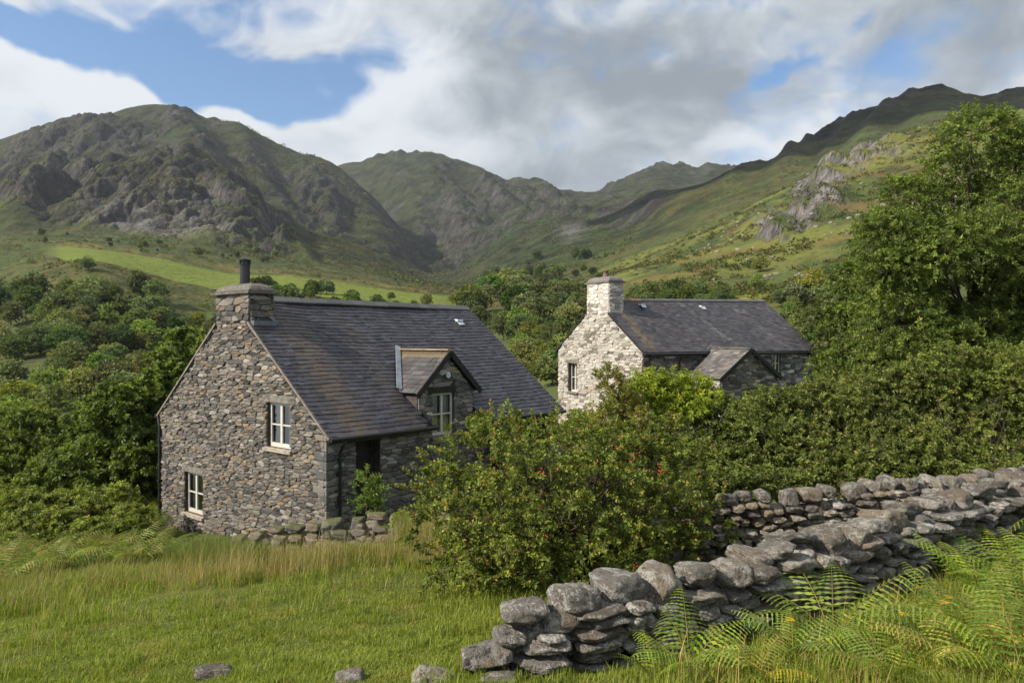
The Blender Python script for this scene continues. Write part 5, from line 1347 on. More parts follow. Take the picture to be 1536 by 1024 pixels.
# sapling by the doorway, weeds on the low wall
bush('sapling', 'young leafy sapling standing before the dark doorway of the grey cottage', 'sapling', gp(549, 15.0), [(551, 722, 15.0, .18, .2), (553, 748, 15.0, .26, .2), (546, 762, 15.0, .24, .16)], 62, 18, .075, [(.07, .11, .022), (.095, .14, .03), (.05, .085, .02)], None, 44, lift=.7, Lf=(.9, 1.6), asp=.42, twig=(.005, (.09, .08, .05)), stem=.016, stems=1, hgt=1.1)
bush('weed', 'leafy green weed on the low wall right of the sapling', 'plant', gp(604, 14.1), [(604, 782, 14.1, .18), (620, 790, 14.1, .15)], 60, 14, .06, YG[1:] + HED[:1], None, 45, lift=1, stem=0)
bush('weed', 'small weed growing from the low wall at the cottage corner', 'plant', gp(480, 14.4), [(500, 796, 14.35, .11), (446, 806, 14.5, .10)], 40, 12, .05, YG[1:] + HED[:1], None, 46, lift=1, stem=0)

# ---- the big tree on the right
TREE = [(.070, .104, .022), (.054, .084, .019), (.092, .124, .027), (.112, .138, .031), (.038, .058, .014)]
def tree_at(name, label, base, blobs_px, n, per, leaf, pal, w, seed, trunk=.22, trunk_h=None, **kw):
    rs = np.random.RandomState(seed); rng = random.Random(seed); o = empty(name, base); tag(o, label, 'tree')
    bl = []
    for px, py, d, r in blobs_px:
        p = W(px, py, d) - Vector(base); bl.append((p.x, p.y, p.z, r, r, r * .8))
    P, D, L = blob_shoots(rs, bl, n, .3, .5, (.5, .98), (.35, .75))
    leafy('crown', o, rs, P, D, L, per, leaf, pal, w, M_LEAF, **kw)
    skeleton(o, bl, trunk_h or max(b[2] for b in bl), trunk, rng, 1, .3, 'trunk')
    return o
rng = random.Random(61)
def crown_px(pxc, y0, y1, hwid, d, n, r, lean=0, seed=3, depth=2.2):
    rg = random.Random(seed); out = []; tries = 0
    while len(out) < n and tries < 6000:
        tries += 1
        t = rg.random(); y = y0 + (y1 - y0) * t; wv = math.sin(min(1, .12 + t * 1.05) * math.pi * .62) ** .8
        px = pxc + lean * (1 - t) + rg.uniform(-1, 1) * hwid * wv; dd = d + rg.uniform(-1, .8) * depth * wv; rr = r * rg.uniform(.7, 1.25)
        if all(((px - o[0]) / F * d) ** 2 + ((y - o[1]) / F * d) ** 2 + (dd - o[2]) ** 2 > (.85 * (rr + o[3]) * .7) ** 2 for o in out): out.append((px, y, dd, rr))
    return out
TREE_BASE = gp(1500, 22)
tree_at('leafy_tree', 'tall broad leafy tree filling the right edge of the photo above the hedge', TREE_BASE, crown_px(1520, 190, 560, 205, 22, 62, .86, 0, 71, 2.6), 11500, 26, .098, TREE, [4, 3, 3, 2, 2], 62, .17, None, asp=.40, droop=.28, twig=(.008, (.06, .05, .04)), up=.6)
tree_at('leafy_tree', 'lower leafy tree leaning left in front of the hillside beside the tall tree', gp(1330, 27), crown_px(1340, 345, 575, 95, 27, 26, .85, 20, 72, 2.0), 3600, 24, .118, TREE, [3, 4, 2, 1, 3], 63, .16, None, asp=.42, droop=.28, twig=(.009, (.06, .05, .04)))
tree_at('bushy_tree', 'grey green bushy tree between the white house and the tall tree', gp(1262, 40), crown_px(1262, 440, 560, 52, 40, 18, .95, 0, 73, 2.0), 1100, 22, .19, [(.060, .082, .028), (.05, .068, .024), (.075, .092, .034)], None, 64, .14, None, asp=.4)
# ---- trees behind and left of the grey cottage
SYC = [(.070, .102, .024), (.054, .080, .020), (.092, .122, .030), (.038, .056, .015)]
tree_at('leafy_tree', 'dark green leafy tree close behind the left corner of the grey cottage', gp(262, 27), crown_px(258, 520, 740, 56, 27, 24, .78, 12, 81, 1.6), 1900, 24, .15, SYC, None, 82, .16, None, asp=.75, droop=.25)
tree_at('leafy_tree', 'bushy tree left of the tree at the cottage corner, lower and lit along its top', gp(180, 25), crown_px(174, 590, 790, 52, 25, 22, .72, 0, 83, 1.5), 1700, 24, .14, SYC, None, 84, .13, None, asp=.7, droop=.25)
tree_at('broadleaf_bush', 'small bush of broad leaves beyond the left wall of the grey cottage', gp(196, 25.5), crown_px(190, 665, 780, 34, 25.5, 14, .5, 0, 85, 1.0), 1000, 22, .11, SYC, None, 86, .08, None, asp=.7)
tree_at('rounded_tree', 'rounded light green tree at the left edge, halfway down the slope', gp(40, 34), crown_px(40, 625, 740, 85, 34, 22, .95, 0, 87, 2.0), 1600, 22, .17, [(.072, .102, .024), (.098, .122, .029), (.050, .074, .018)], None, 88, .14)
tree_at('rounded_tree', 'low bushy tree between the rounded light green tree and the cottage', gp(130, 30), crown_px(128, 690, 780, 70, 30, 16, .75, 0, 89, 1.5), 1200, 22, .15, [(.072, .102, .024), (.098, .122, .029), (.050, .074, .018)], None, 90, .1)
# ------------------------------------------------------------------ distant trees, each a copy of one of a few kinds
def d_first(px, py, d0=22, d1=900):
    ds = np.geomspace(d0, d1, 900); z = ground_z(np.full_like(ds, px), ds); y = HY - z / ds * F
    i = np.argmax(y <= py); return float(ds[i]) if (y <= py).any() else None
def proto_tree(seed, h, wd, nbl, n, leaf, pal, tr=.14):
    rs = np.random.RandomState(seed); rng = random.Random(seed)
    bl = crown_blobs(rng, 0, 0, h * .12, h, wd / 2, wd / 2, nbl, (.30, .52))
    P, D, L = blob_shoots(rs, bl, n, .4, .5, (.6, 1.0), (.25, .5))
    o = leafy('crown', None, rs, P, D, L, 7, leaf, pal, None, M_LEAFV, asp=.75, droop=.1, up=.7, var=.3)
    t = skeleton(None, bl[:7], h * .8, tr, rng, 1, .1, 'trunk'); t.parent = o
    return o
PALD = [[(0.0659, 0.0952, 0.0268), (0.0537, 0.0781, 0.0232), (0.0854, 0.1147, 0.0329), (0.039, 0.0586, 0.0171)], [(0.0756, 0.1, 0.0317), (0.061, 0.0805, 0.0268), (0.0927, 0.1171, 0.0366), (0.0488, 0.0634, 0.022)], [(0.1, 0.1171, 0.0415), (0.083, 0.0976, 0.0366), (0.1196, 0.1366, 0.0488)], [(0.061, 0.0903, 0.0256), (0.0781, 0.1098, 0.0317), (0.0488, 0.0708, 0.022)]]
PROT = []
for i in range(8):
    h = [6.5, 7.5, 5.5, 6.0, 8.0, 5.0, 7.0, 4.2][i]; w = [6.5, 6.0, 6.2, 5.0, 6.5, 5.6, 7.2, 5.4][i]
    PROT.append((proto_tree(300 + i, h, w, [16, 15, 13, 11, 18, 12, 17, 10][i], 620, .34, PALD[i % 4]), h))
placed = []; _first = {}
def place_tree(px, py, hpx, rng, label, group, name='tree', kinds=range(8), cat='tree', dd=None, minsep=.33):
    d = dd or d_first(px, py)
    if d is None: return None
    x, y = Wg(px, d); hm = hpx / F * d
    for (qx, qy, qh) in placed:
        if (qx - x) ** 2 + (qy - y) ** 2 < (minsep * (qh + hm)) ** 2 * .5: return None
    placed.append((x, y, hm))
    i = rng.choice(list(kinds)); pr, h = PROT[i]; s_ = hm / h
    o = pr.copy(); C.objects.link(o); o.name = name
    for ch in pr.children:
        c = ch.copy(); C.objects.link(c); c.parent = o; c.name = 'trunk'
    o.location = (x, y, float(gz_xy(x, y)[0]) - .12 * hm); o.rotation_euler = (0, 0, rng.uniform(0, 6.28)); w = rng.uniform(.85, 1.25); o.scale = (s_ * w, s_ * w, s_)
    tag(o, label, cat, group); return o
rng = random.Random(400)
# single trees one can point to
for px, py, hp, lab in [(132, 406, 26, 'lone round tree standing on the left part of the bright field'), (297, 386, 20, 'lone tree on the moor above the right half of the bright field'), (150, 568, 38, 'pale yellow green tree beside the track at the foot of the dark slope'), (107, 556, 48, 'dark round tree left of the pale yellow green tree by the track'),
                        (60, 532, 60, 'biggest tree of the wood at the left edge of the slope'), (1140, 408, 24, 'round tree standing alone on the right hillside above the white house roof'), (1252, 420, 30, 'dark bush on the right hillside below the crags'), (787, 500, 44, 'round tree in the valley just left of the white house chimney'),
                        (680, 455, 18, 'small round tree at the far right end of the bright field'), (755, 496, 36, 'tree just left of the round valley tree, beyond the grey roof end'), (1195, 560, 46, 'tree right behind the right end of the white house')]:
    place_tree(px, py, hp, rng, lab, None)
def region(n, poly, hp, label, group, kinds=range(8), sep=.33):
    xs = [p[0] for p in poly]; ys = [p[1] for p in poly]; got = 0; tries = 0
    while got < n and tries < n * 14:
        tries += 1; x = rng.uniform(min(xs), max(xs)); y = rng.uniform(min(ys), max(ys)); ins = False
        for i in range(len(poly)):
            a, b = poly[i], poly[i - 1]
            if (a[1] > y) != (b[1] > y) and x < (b[0] - a[0]) * (y - a[1]) / (b[1] - a[1]) + a[0]: ins = not ins
        if ins and place_tree(x, y, rng.uniform(*hp), rng, label, group, kinds=kinds, minsep=sep): got += 1
region(92, [(-60, 452), (60, 450), (140, 440), (230, 452), (330, 478), (420, 490), (420, 556), (-60, 566)], (24, 54), 'one of the dark rounded trees massed on the slope below the bright field', 'trees of the wood below the bright field', [0, 3, 1, 4, 6], .24)
region(34, [(-60, 572), (360, 572), (330, 640), (-60, 660)], (40, 74), 'one of the bushy trees on the valley floor left of the grey cottage', 'bushy trees on the valley floor', [0, 1, 5, 4, 3, 6], .27)
region(34, [(380, 428), (560, 446), (640, 458), (700, 474), (560, 474), (380, 466)], (12, 26), 'one of the low trees and bushes beyond the ridge of the grey cottage', 'trees beyond the grey cottage roof', [1, 3, 5, 7], .3)
region(58, [(690, 462), (760, 440), (850, 440), (880, 470), (850, 560), (780, 540), (720, 500)], (20, 48), 'one of the trees filling the valley between the two houses', 'trees in the valley between the houses', [0, 3, 1, 5], .28)
region(16, [(742, 505), (836, 500), (838, 590), (800, 590)], (26, 44), 'one of the bushy trees in the gap between the grey roof and the white gable', 'trees in the gap between the houses', [1, 5, 6, 0], .3)
region(28, [(945, 452), (1095, 448), (1100, 462), (940, 466)], (24, 42), 'one of the trees in the row behind the roof of the white house', 'trees behind the white house', [0, 1, 4], .24)
region(34, [(1090, 420), (1330, 440), (1330, 560), (1215, 560), (1150, 450)], (22, 46), 'one of the scattered bushy trees on the lower right hillside', 'trees on the lower right hillside', [1, 2, 5, 6], .34)
region(40, [(640, 395), (880, 385), (920, 440), (690, 446)], (9, 20), 'one of the tiny far trees at the valley head', 'far trees at the valley head', [3, 7], .4)
region(22, [(60, 345), (420, 380), (420, 398), (60, 366)], (5, 12), 'one of the tiny bushes along the foot of the left crags', 'bushes at the foot of the crags', [3, 7], .4)
for pr, _ in PROT:
    for ch in list(pr.children): bpy.data.objects.remove(ch)
    bpy.data.objects.remove(pr)
# scrub and stones too many to count on the far slopes
rs = np.random.RandomState(77)
def scatter_px(n, x0, x1, dlo, dhi):
    return rs.uniform(x0, x1, n), np.exp(rs.uniform(math.log(dlo), math.log(dhi), n))
def scrub(name, label, px, d, size, per, pal):
    x = (px - CX) / F * d; z = ground_z(px, d); n = len(px); R_ = size * rs.uniform(.5, 1.4, n)
    r = np.repeat(np.arange(n), per); u = unit(rs.normal(size=(n * per, 3))); u[:, 2] = np.abs(u[:, 2])
    P = np.stack([x, d, z], 1)[r] + u * R_[r][:, None] * np.array([1, 1, .65]) * rs.uniform(.6, 1, (n * per, 1))
    Dd = unit(u + rs.normal(size=u.shape) * .6); Nn = unit(u + rs.normal(size=u.shape) * .5 + np.array([0, 0, .5]))
    sz = R_[r] * rs.uniform(.45, .8, n * per); bc = palette_cols(rs, n, pal, None, .3)[r] * rs.uniform(.75, 1.25, (n * per, 1))
    V, T, Cc = leaf_mesh(P, Dd, Nn, sz, sz * .8, bc)
    o = np_mesh(name, V, T, np.full(len(T) // 3, 3), M_LEAF, None, Cc); return tag(o, label, None, None, 'stuff')
SCR = [(.040, .052, .014), (.030, .042, .012), (.056, .062, .018), (.07, .060, .022)]
px, d = scatter_px(8500, 600, 1560, 150, 480); kx = (field_mask(px, d) < .1) & (fbm(px / F * d / 30, d / 34, 3, 401) > .02); scrub('scrub', 'gorse and bracken scrub on the right hillside', px[kx], d[kx], 1.1, 16, SCR)
px, d = scatter_px(5200, -60, 720, 90, 640); kx = (field_mask(px, d) < .05) & (fbm(px / F * d / 34, d / 38, 3, 403) > .0); scrub('scrub', 'dark scrub over the left valley side', px[kx], d[kx], 1.2, 14, SCR)
px, d = scatter_px(2600, 200, 950, 560, 1150); kx = fbm(px / F * d / 60, d / 70, 3, 405) > .04; scrub('scrub', 'heather and bushes on the middle fells', px[kx], d[kx], 2.6, 10, SCR)
px, d = scatter_px(3800, 300, 1000, 1100, 2300); kx = fbm(px / F * d / 110, d / 130, 4, 411) > .02; scrub('scrub', 'heather and dark bushes on the far fells', px[kx], d[kx], 3.6, 8, SCR)
px, d = scatter_px(900, 1040, 1540, 200, 430); kx = fbm(px / F * d / 24, d / 28, 3, 407) > .10
P, T = rock_np(900, (1, .8, .6), 1, 10); n = int(kx.sum()); px, d = px[kx], d[kx]; x = (px - CX) / F * d; z = ground_z(px, d)
sz = rs.uniform(.35, 1.5, n) ** 1.3; an = rs.uniform(0, 6.28, n); ca, sa = np.cos(an), np.sin(an)
V = np.stack([x[:, None] + sz[:, None] * (P[None, :, 0] * ca[:, None] - P[None, :, 1] * sa[:, None]), d[:, None] + sz[:, None] * (P[None, :, 0] * sa[:, None] + P[None, :, 1] * ca[:, None]), z[:, None] + sz[:, None] * P[None, :, 2]], -1).reshape(-1, 3)
T_ = (T[None] + (np.arange(n) * len(P))[:, None, None]).reshape(-1)
tag(np_mesh('hill_stones', V, T_, np.full(len(T_) // 3, 3), M_ROCK, None, None, True), 'pale stones scattered over the right hillside', None, None, 'stuff')

# ------------------------------------------------------------------ ferns
M_FERN = mat_leaf('fern_leaf', .42, .5, .25, .5)
def frond_np(rs, base, az_, L, arch, pal, npin=16, wfac=.30, lean=.9):
    """one bracken frond: stalk, pairs of pinnae, each a row of small leaflets"""
    t = np.linspace(0, 1, 26); h = np.array([math.cos(az_), math.sin(az_), 0])
    el_ = lean * (1 - t) + (lean - arch) * t
    dx = np.cos(el_); dz = np.sin(el_); st = L / 25
    cx = np.concatenate([[0], np.cumsum(dx[:-1] * st)]); cz = np.concatenate([[0], np.cumsum(dz[:-1] * st)])
    C_ = base + h[None] * cx[:, None] + np.array([0, 0, 1])[None] * cz[:, None]
    P = []; D = []; N_ = []; S = []; Wd_ = []
    tw = rs.uniform(-.25, .25)
    for i in range(npin):
        s_ = .26 + .74 * (i / npin) ** .92; k_ = s_ * 25; i0 = min(24, int(k_)); f = k_ - i0
        p = C_[i0] * (1 - f) + C_[i0 + 1] * f; tan = C_[min(25, i0 + 1)] - C_[i0]; tan = tan / np.linalg.norm(tan)
        side = np.cross(tan, [0, 0, 1]); side /= np.linalg.norm(side) + 1e-9; nrm = np.cross(side, tan)
        side = side * math.cos(tw) + nrm * math.sin(tw)
        q = (s_ - .26) / .74; pl = L * wfac * (min(1, .75 + q * 2.2) * (1 - q) ** .75 + .04) * rs.uniform(.85, 1.1)
        for sg in (-1, 1):
            pd = side * sg * .86 + tan * .42 - np.array([0, 0, .12]); pd /= np.linalg.norm(pd)
            # a narrow drooping pinna: overlapping lance-shaped pieces along its length
            m_ = 4; tt = np.arange(m_) / m_
            pts = p + pd * (pl * tt)[:, None] - np.array([0, 0, 1]) * (pl * .30 * tt ** 2)[:, None]
            ld = np.repeat(pd[None], m_, 0) - np.array([0, 0, 1])[None] * (.6 * (tt + .12))[:, None]; ld = ld / np.linalg.norm(ld, axis=1)[:, None]
            P.append(pts); D.append(ld); N_.append(np.repeat(nrm[None], m_, 0)); S.append(np.full(m_, pl * .36)); Wd_.append(min(.032, L * .74 / npin * .80) * (1 - .62 * tt) * rs.uniform(.8, 1.15) * (.55 + .45 * (1 - q)))
    P = np.concatenate(P); D = np.concatenate(D); N_ = unit(np.concatenate(N_) + rs.normal(size=P.shape) * .12); S = np.concatenate(S)
    col = np.repeat(palette_cols(rs, len(P) // 4, pal, None, .25), 4, 0) * rs.uniform(.75, 1.2)
    V, T, Cc = leaf_mesh(P, D, N_, S, np.concatenate(Wd_), col, .05)
    return V, T, Cc, C_
FERN = [(.098, .145, .022), (.076, .120, .020), (.125, .165, .026)]
FERNY = [(.19, .195, .026), (.15, .175, .024), (.22, .18, .032)]
FERNB = [(.095, .13, .026), (.12, .14, .033), (.07, .10, .021), (.145, .13, .04)]
def fern(label, loc, fr, pal, seed, group=None, name='fern', link=True, wf=.30):
    rs = np.random.RandomState(seed); o = empty(name, loc); tag(o, label, 'fern', group)
    for i, (az_, L, arch, lean) in enumerate(fr):
        V, T, Cc, C_ = frond_np(rs, np.zeros(3), az_, L, arch, pal, lean=lean, wfac=wf)
        mb = MB(); mb.tube([tuple(c) for c in C_[::3]], [.0055 * (1 - .8 * q / 8) for q in range(len(C_[::3]))], 5, (.13, .12, .035))
        v2 = np.array(mb.v); f2 = [q + len(V) for f in mb.f for q in f]; tot = np.concatenate([np.full(len(T) // 3, 3), [len(f) for f in mb.f]])
        np_mesh('frond', np.concatenate([V, v2]), np.concatenate([T, f2]), tot, M_FERN, o, np.concatenate([Cc, np.array(mb.c)]))
    return o
def spray(rng, n, L, arch=1.3, lean=1.25, a0=0, a1=6.28):
    return [(a0 + (a1 - a0) * (i + rng.uniform(.1, .9)) / n, L * rng.uniform(.75, 1.15), arch * rng.uniform(.7, 1.25), lean * rng.uniform(.8, 1.1)) for i in range(n)]
rng = random.Random(88)
def gpd(px, py): 
    d = d_at(px, py); x, y = Wg(px, d); return Vector((x, y, float(gz_xy(x, y)[0])))
FR = [((1250, 968), 8, 1.0, FERN, 'tall fern arching over the middle of the front stone wall'), ((1190, 1000), 7, .75, FERN, 'fern growing left of the tallest fern at the wall foot'), ((1035, 1022), 8, .75, FERN, 'fern at the bottom edge under the middle of the front wall'), ((1130, 1030), 5, .50, FERNY, 'yellowing fern at the bottom edge right of the first fern'),
      ((1095, 1000), 5, .38, FERNY, 'small yellow fern against the wall foot'), ((1300, 1010), 5, .52, FERN, 'fern in the long grass right of the tallest fern'), ((1470, 905), 9, .95, FERN, 'big fern clump in front of the wall near the right edge'), ((1530, 880), 9, 1.05, FERN, 'tallest fern clump at the right edge, fronds over the wall'), ((1430, 950), 7, .70, FERN, 'fern below the big clump near the right edge'),
      ((1540, 960), 8, .80, FERN, 'broad fern at the right edge below the tallest clump'), ((1500, 1010), 7, .66, FERN, 'fern low in the bottom right corner'), ((1590, 900), 8, 1.0, FERN, 'fern clump partly cut by the right edge'), ((985, 1030), 4, .45, FERN, 'small fern at the bottom edge left of the wall ferns'), ((1480, 850), 9, 1.05, FERN, 'fern clump against the wall behind the big clump at the right'), ((1550, 835), 9, 1.1, FERN, 'highest fern clump against the wall where it leaves the photo'), ((1395, 985), 7, .7, FERN, 'fern between the long grass and the clumps at the lower right'),
      ((1440, 1020), 7, .7, FERNY, 'yellow green fern at the bottom edge near the right corner'), ((1340, 1035), 6, .6, FERN, 'fern at the bottom edge below the long grass'), ((1410, 880), 7, .75, FERN, 'fern hiding the foot of the wall left of the big clump'), ((1535, 1040), 8, .8, FERN, 'fern filling the bottom right corner')]
for i, ((px, py), n_, L, pal, lab) in enumerate(FR):
    fern(lab, gpd(px, py), spray(rng, n_, L), pal, 500 + i)
# bracken on the bank at the left
BR = [fern('x', (0, 0, 0), spray(rng, 7, .95, 1.5, 1.3), FERNB if i != 1 else FERN, 520 + i, 'bracken on the left bank', 'bracken') for i in range(4)]
placedb = []
tries = 0
while len(placedb) < 105 and tries < 3000:
    tries += 1
    px = rng.uniform(-120, 292); d = rng.uniform(13.2, 24)
    lim = np.interp(px, [-120, 0, 120, 200, 240, 292], [12.5, 13.2, 14.4, 15.0, 15.4, 16.0])
    if d < lim or (px > 232 and d > 18.6 - 0 * px): continue
    if px > 246 and d > 17.2: continue
    x, y = Wg(px, d)
    if any((x - a) ** 2 + (y - b) ** 2 < .45 ** 2 for a, b in placedb): continue
    placedb.append((x, y)); src = rng.choice(BR); o = copy_tree(src); o.location = (x, y, float(gz_xy(x, y)[0]) - .05); s_ = rng.uniform(.8, 1.35); o.scale = (s_, s_, s_ * rng.uniform(.85, 1.1)); o.rotation_euler = (0, 0, rng.uniform(0, 6.28))
    tag(o, 'one of the bracken plants covering the bank left of the grey cottage', 'bracken', 'bracken on the left bank')
for b in BR:
    for ch in list(b.children): bpy.data.objects.remove(ch)
    bpy.data.objects.remove(b)
BRM = [(.086, .118, .026), (.064, .094, .021), (.112, .140, .030), (.135, .14, .038)]
bush('bramble_bush', 'bramble mound on the bank below the rounded tree at the left edge', 'bush', gp(30, 19), [(10, 770, 19, .6), (60, 765, 19.5, .55), (-30, 750, 20, .6), (40, 790, 18.5, .5)], 700, 20, .08, BRM, None, 201, twig=TW, droop=.35)
bush('bramble_bush', 'leafy bramble mound in the middle of the left bank', 'bush', gp(120, 19), [(110, 765, 20, .6), (150, 770, 19.5, .55), (175, 755, 20, .55), (90, 790, 18.5, .5), (135, 800, 18, .42)], 760, 20, .08, BRM, None, 202, twig=TW, droop=.35)
bush('bramble_bush', 'bramble and nettle clump against the left wall of the cottage', 'bush', gp(222, 18), [(195, 780, 18.5, .42), (222, 815, 17.0, .28), (185, 800, 18, .45)], 460, 20, .075, BRM, None, 203, twig=TW, droop=.35)
# wild flowers in the long grass
for i, (px, py) in enumerate([(1404, 905), (1418, 900), (1412, 922), (1374, 868), (1350, 930), (1180, 985), (1478, 890)]):
    b = gpd(px, min(1010, py + 60)); h = .28 + .05 * (i % 3); mb = MB(); mb.tube([(0, 0, 0), (.01, 0, h * .5), (.03, .01, h)], [.003, .0025, .002], 5, (.08, .11, .02))
    st = mb.build('stem', M_FERN, None); st.name = 'wild_flower'; st.location = b; tag(st, 'yellow wild flower on a thin stem in the long grass at the right', 'flower', 'yellow flowers in the grass')
    hb_ = MB()
    for q in range(6):
        a = q * 1.047; c = Vector((.03 + .02 * math.cos(a), .01 + .02 * math.sin(a), h + .006 * (q % 3)))
        for w in range(5):
            e = w * 1.257; hb_.poly([c, c + Vector((.012 * math.cos(e - .3), .012 * math.sin(e - .3), .004)), c + Vector((.018 * math.cos(e), .018 * math.sin(e), .003)), c + Vector((.012 * math.cos(e + .3), .012 * math.sin(e + .3), .004))], (.45, .30, .012))
    hb_.build('flower_head', M_FERN, st)

# ------------------------------------------------------------------ grass
M_GRASS = mat_leaf('grass_blade', .35, .55, .25)
def inside_house(x, y):
    dx, dy = x + 4.2, y - 17.0; u = dx * .643 + dy * .766; v = -dx * .766 + dy * .643
    return (u > -.05) & (u < 9) & (v > -.05) & (v < 8.2)
def blades(name, label, px, d, h, wd, pal, w=None, bend=.5, var=.25, patch=None, seed=1, keepf=None):
    rs = np.random.RandomState(seed); x = (px - CX) / F * d
    ok = ~inside_house(x, d)
    px, d, x, h = px[ok], d[ok], x[ok], h[ok]; n = len(px)
    z = ground_z(px, d) - .01
    az_ = rs.uniform(0, 6.28, n); b = np.abs(rs.normal(0, bend, n)) * h; dirx, diry = np.cos(az_), np.sin(az_)
    wv = wd * rs.uniform(.6, 1.4, n); sx, sy = -diry * wv / 2, dirx * wv / 2
    V = np.stack([np.stack([x - sx, d - sy, z], 1), np.stack([x + sx, d + sy, z], 1), np.stack([x + sx * .8 + dirx * b * .35, d + sy * .8 + diry * b * .35, z + h * .58], 1), np.stack([x - sx * .8 + dirx * b * .35, d - sy * .8 + diry * b * .35, z + h * .58], 1), np.stack([x + dirx * b, d + diry * b, z + h * np.sqrt(np.maximum(.15, 1 - (b / h) ** 2 * .5))], 1)], 1).reshape(-1, 3)
    i = np.arange(n) * 5; Fq = np.stack([i, i + 1, i + 2, i + 3], 1); Ft = np.stack([i + 3, i + 2, i + 4], 1)
    flat = np.concatenate([Fq.ravel(), Ft.ravel()]); tot = np.concatenate([np.full(n, 4), np.full(n, 3)])
    col = palette_cols(rs, n, pal, w, var)
    if patch is not None:
        f = patch(x, d)[:, None]; col = col * (1 - f) + palette_cols(rs, n, [(.15, .135, .05), (.13, .125, .035), (.17, .16, .035)], None, .25) * f
        col = col * (1 + .32 * fbm(x / .7, d / .9, 3, 531)[:, None])
    o = np_mesh(name, V, flat, tot, M_GRASS, None, np.repeat(col, 5, 0)); return tag(o, label, None, None, 'stuff')
GR = [(.104, .136, .021), (.085, .116, .019), (.128, .154, .025), (.062, .090, .016), (.152, .156, .037)]
TAN = [(.175, .145, .080), (.14, .12, .060), (.125, .12, .045), (.21, .178, .105), (.095, .108, .028)]
rs = np.random.RandomState(909)
def rows(n, p0, p1, d0, d1, pw=1.0):
    """points spread evenly over the picture between two depths"""
    t = rs.rand(n); d = 1 / (1 / d0 + (1 / d1 - 1 / d0) * t ** pw); return rs.uniform(p0, p1, n), d
wob = lambda x, y: fbm(x / .55, y / .55, 3, 501)
px, d = rows(265000, -480, 1000, 4.6, 17.5); x = (px - CX) / F * d
h = .025 + .036 * np.clip(.5 + wob(x, d), 0, 1) * rs.uniform(.5, 1.5, len(px)) + .05 * (d > 11) * rs.rand(len(px))
blades('grass', 'short green grass of the field before the cottage', px, d, h, .0075, GR, [4, 3, 3, 2, 1.2], .75, .28, lambda x, y: .55 * sstep(.05, .4, fbm(x / 1.1, y / 1.1, 3, 503)), 1)
# denser tufts
tp, td = rows(2050, -480, 960, 4.8, 17); tx = (tp - CX) / F * td; sel = fbm(tx / .8, td / .8, 2, 505) > -.05; tp, td = tp[sel], td[sel]; k_ = 34
px = np.repeat(tp, k_) + rs.normal(size=len(tp) * k_) * .05 * F / np.repeat(td, k_); d = np.repeat(td, k_) + rs.normal(size=len(tp) * k_) * .05
blades('grass', 'thicker grass tufts scattered over the field', px, d, np.repeat(rs.uniform(.05, .14, len(tp)), k_) * rs.uniform(.6, 1.2, len(px)), .007, GR, [3, 4, 2, 3, 1], .6, .25, None, 2)
# straw-coloured tall grass along the field's far edge
def clumps(n, fn, spread, k_, hr, seed):
    rs = np.random.RandomState(seed); P = []; Dd = []; H = []
    while len(P) < n:
        p, d = fn(rs)
        P.append(p); Dd.append(d)
    P = np.array(P); Dd = np.array(Dd); hh = rs.uniform(*hr, n)
    px = np.repeat(P, k_) + rs.normal(size=n * k_) * spread * F / np.repeat(Dd, k_); d = np.repeat(Dd, k_) + rs.normal(size=n * k_) * spread
    return px, np.maximum(d, 4), np.repeat(hh, k_) * rs.uniform(.5, 1.15, n * k_)
def edge(rs):
    while True:
        p = rs.uniform(-420, 690); d0 = np.interp(p, [-60, 100, 250, 400, 560, 690], [11.0, 11.2, 11.4, 11.8, 12.4, 12.0]); d1 = np.interp(p, [-60, 200, 330, 560, 690], [14.0, 14.4, 13.7, 13.2, 13.0])
        d0 = d0 + 1.3 * float(pnoise(np.array([p / 70.]), np.array([.5]), 541)[0]) - (rs.rand() < .1) * rs.uniform(.5, 4.5); d = d0 + (d1 - d0) * rs.beta(1.0, 1.3); x = (p - CX) / F * d
        if fbm(np.array([x / .9]), np.array([d / .7]), 3, 521)[0] + .2 * np.sin(p / 60.) > rs.uniform(-.15, .40): return p, d
px, d, h = clumps(800, edge, .13, 20, (.10, .44), 3)
blades('tall_grass', 'straw coloured tall grass along the back of the field', px, d, h, .0065, TAN, [3, 3, 3, 2, 5], .42, .25, None, 3)
px, d, h = clumps(1600, edge, .12, 34, (.10, .32), 4)
blades('tall_grass', 'green tussocks mixed with the straw grass', px, d, h, .008, GR, [3, 3, 2, 4, 2], .5, .25, None, 4)
def spots(lst):
    def f(rs):
        p, d, sp, sd_ = lst[rs.randint(len(lst))]; return p + rs.normal() * sp, d + rs.normal() * sd_
    return f
px, d, h = clumps(330, spots([(318, 13.7, 22, .25), (312, 14.1, 22, .25), (360, 12.9, 26, .25)]), .10, 40, (.35, .62), 5)
blades('tall_grass', 'dark green rush clump before the cottage gable', px, d, h, .008, [(.05, .075, .016), (.07, .095, .02), (.09, .10, .025)], None, .35, .25, None, 5)
px, d, h = clumps(190, spots([(300, 11.6, 60, .5), (470, 12.2, 60, .5), (620, 12.6, 30, .5), (640, 12.2, 22, .4), (380, 11.9, 40, .4)]), .09, 18, (.3, .7), 6)
blades('tall_grass', 'tall pale seed stalks standing over the straw grass', px, d, h, .0055, TAN, [4, 3, 1, 4, 0.5], .28, .25, None, 6)
px, d, h = clumps(110, spots([(632, 13.2, 18, .3), (616, 13.4, 12, .3), (655, 12.6, 18, .3)]), .08, 30, (.45, .95), 16)
blades('tall_grass', 'tall straw and green grass between the low wall and the berried bush', px, d, h, .006, TAN + GR[:2], None, .3, .25, None, 16)
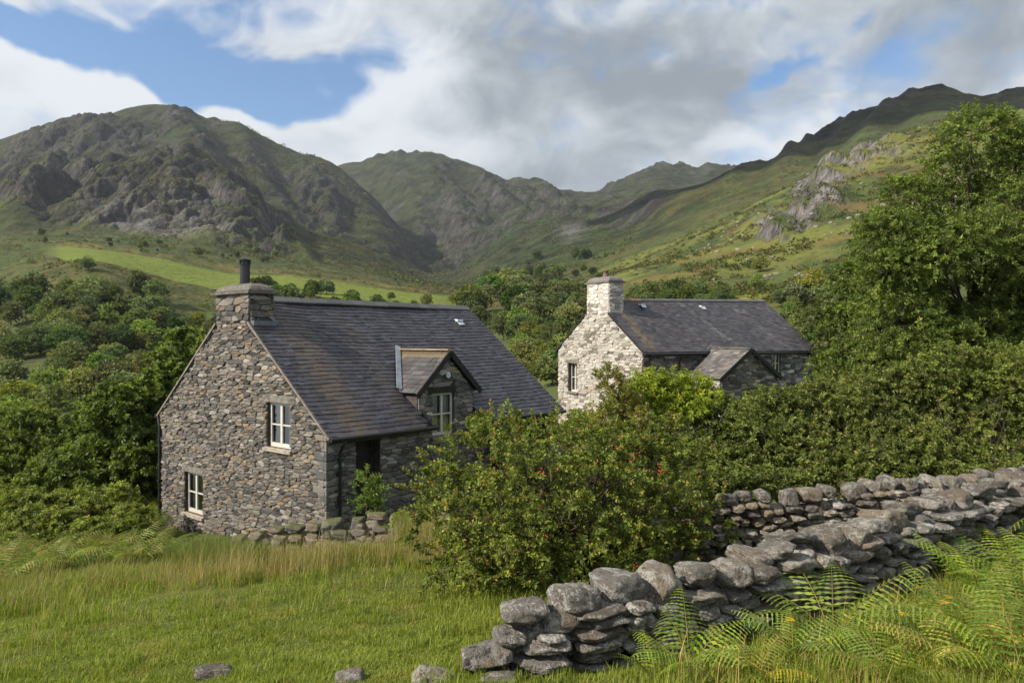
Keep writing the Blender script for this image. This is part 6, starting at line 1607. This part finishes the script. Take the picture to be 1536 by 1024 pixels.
# right foreground
px, d = rows(90000, 860, 1700, 3.9, 9.2)
lim = np.interp(px, [700, 760, 860, 960, 1100, 1240, 1400, 1530, 1700], [5.1, 5.2, 5.3, 5.6, 6.05, 6.75, 7.95, 8.85, 9.8]) - .12
sel = d < lim; px, d = px[sel], d[sel]; n = len(px); x = (px - CX) / F * d
h = (.06 + .16 * np.clip(.5 + fbm(x / .7, d / .7, 3, 507), 0, 1)) * rs.uniform(.4, 1.3, n) * np.interp(px, [860, 1150, 1400], [.6, .8, 1.2])
blades('grass', 'rough green grass in front of the dry stone wall', px, d, h, .008, GR + [(.13, .155, .02)], [3, 3, 3, 3, 1.5, 2], .6, .28, lambda x, y: .4 * sstep(.1, .4, fbm(x / .6, y / .6, 3, 509)), 7)
def rightf(rs):
    p = rs.uniform(1000, 1640); d = rs.uniform(4.2, np.interp(p, [1000, 1240, 1530, 1640], [5.5, 6.5, 8.3, 9])); return p, d
px, d, h = clumps(330, rightf, .07, 18, (.14, .34), 8)
blades('tall_grass', 'long mixed grass among the ferns', px, d, h, .007, GR + TAN[:2] + [(.13, .155, .02)], [3, 3, 3, 2, 2, 1, .7, 2], .5, .25, None, 8)
px, d, h = clumps(34, rightf, .05, 5, (.35, .65), 9)
blades('tall_grass', 'dry brown stalks among the ferns', px, d, h, .006, [(.20, .13, .06), (.15, .10, .05), (.25, .18, .08)], None, .3, .25, None, 9)
# grass behind the front wall and round the hawthorn, and on the ground by the hedges
px, d = rows(30000, 640, 1500, 6.6, 13.5); x = (px - CX) / F * d
blades('grass', 'grass around the berried bush and between the walls', px, d, rs.uniform(.05, .2, len(px)), .009, GR, None, .6, .28, None, 10)
px, d = rows(26000, 560, 1500, 15, 46, 1.0)
blades('grass', 'rough grass between and behind the two houses', px, d, rs.uniform(.1, .3, len(px)), .03, GR, None, .6, .28, None, 11)

# ------------------------------------------------------------------ the air between here and the fells
mb = MB(); mb.box(-7600, 7600, -60, 4400, -60, 760)
hz_o = mb.build('haze', None); m, nt = new_mat('haze'); k = NT(nt)
pv = k.n('ShaderNodeVolumePrincipled', {'Color': (.80, .88, 1.0, 1), 'Density': .00006, 'Anisotropy': .2})
k.n('ShaderNodeOutputMaterial', {'Volume': pv.outputs[0]}); hz_o.data.materials.append(m); tag(hz_o, 'thin blue haze over the valley', None, None, 'stuff')
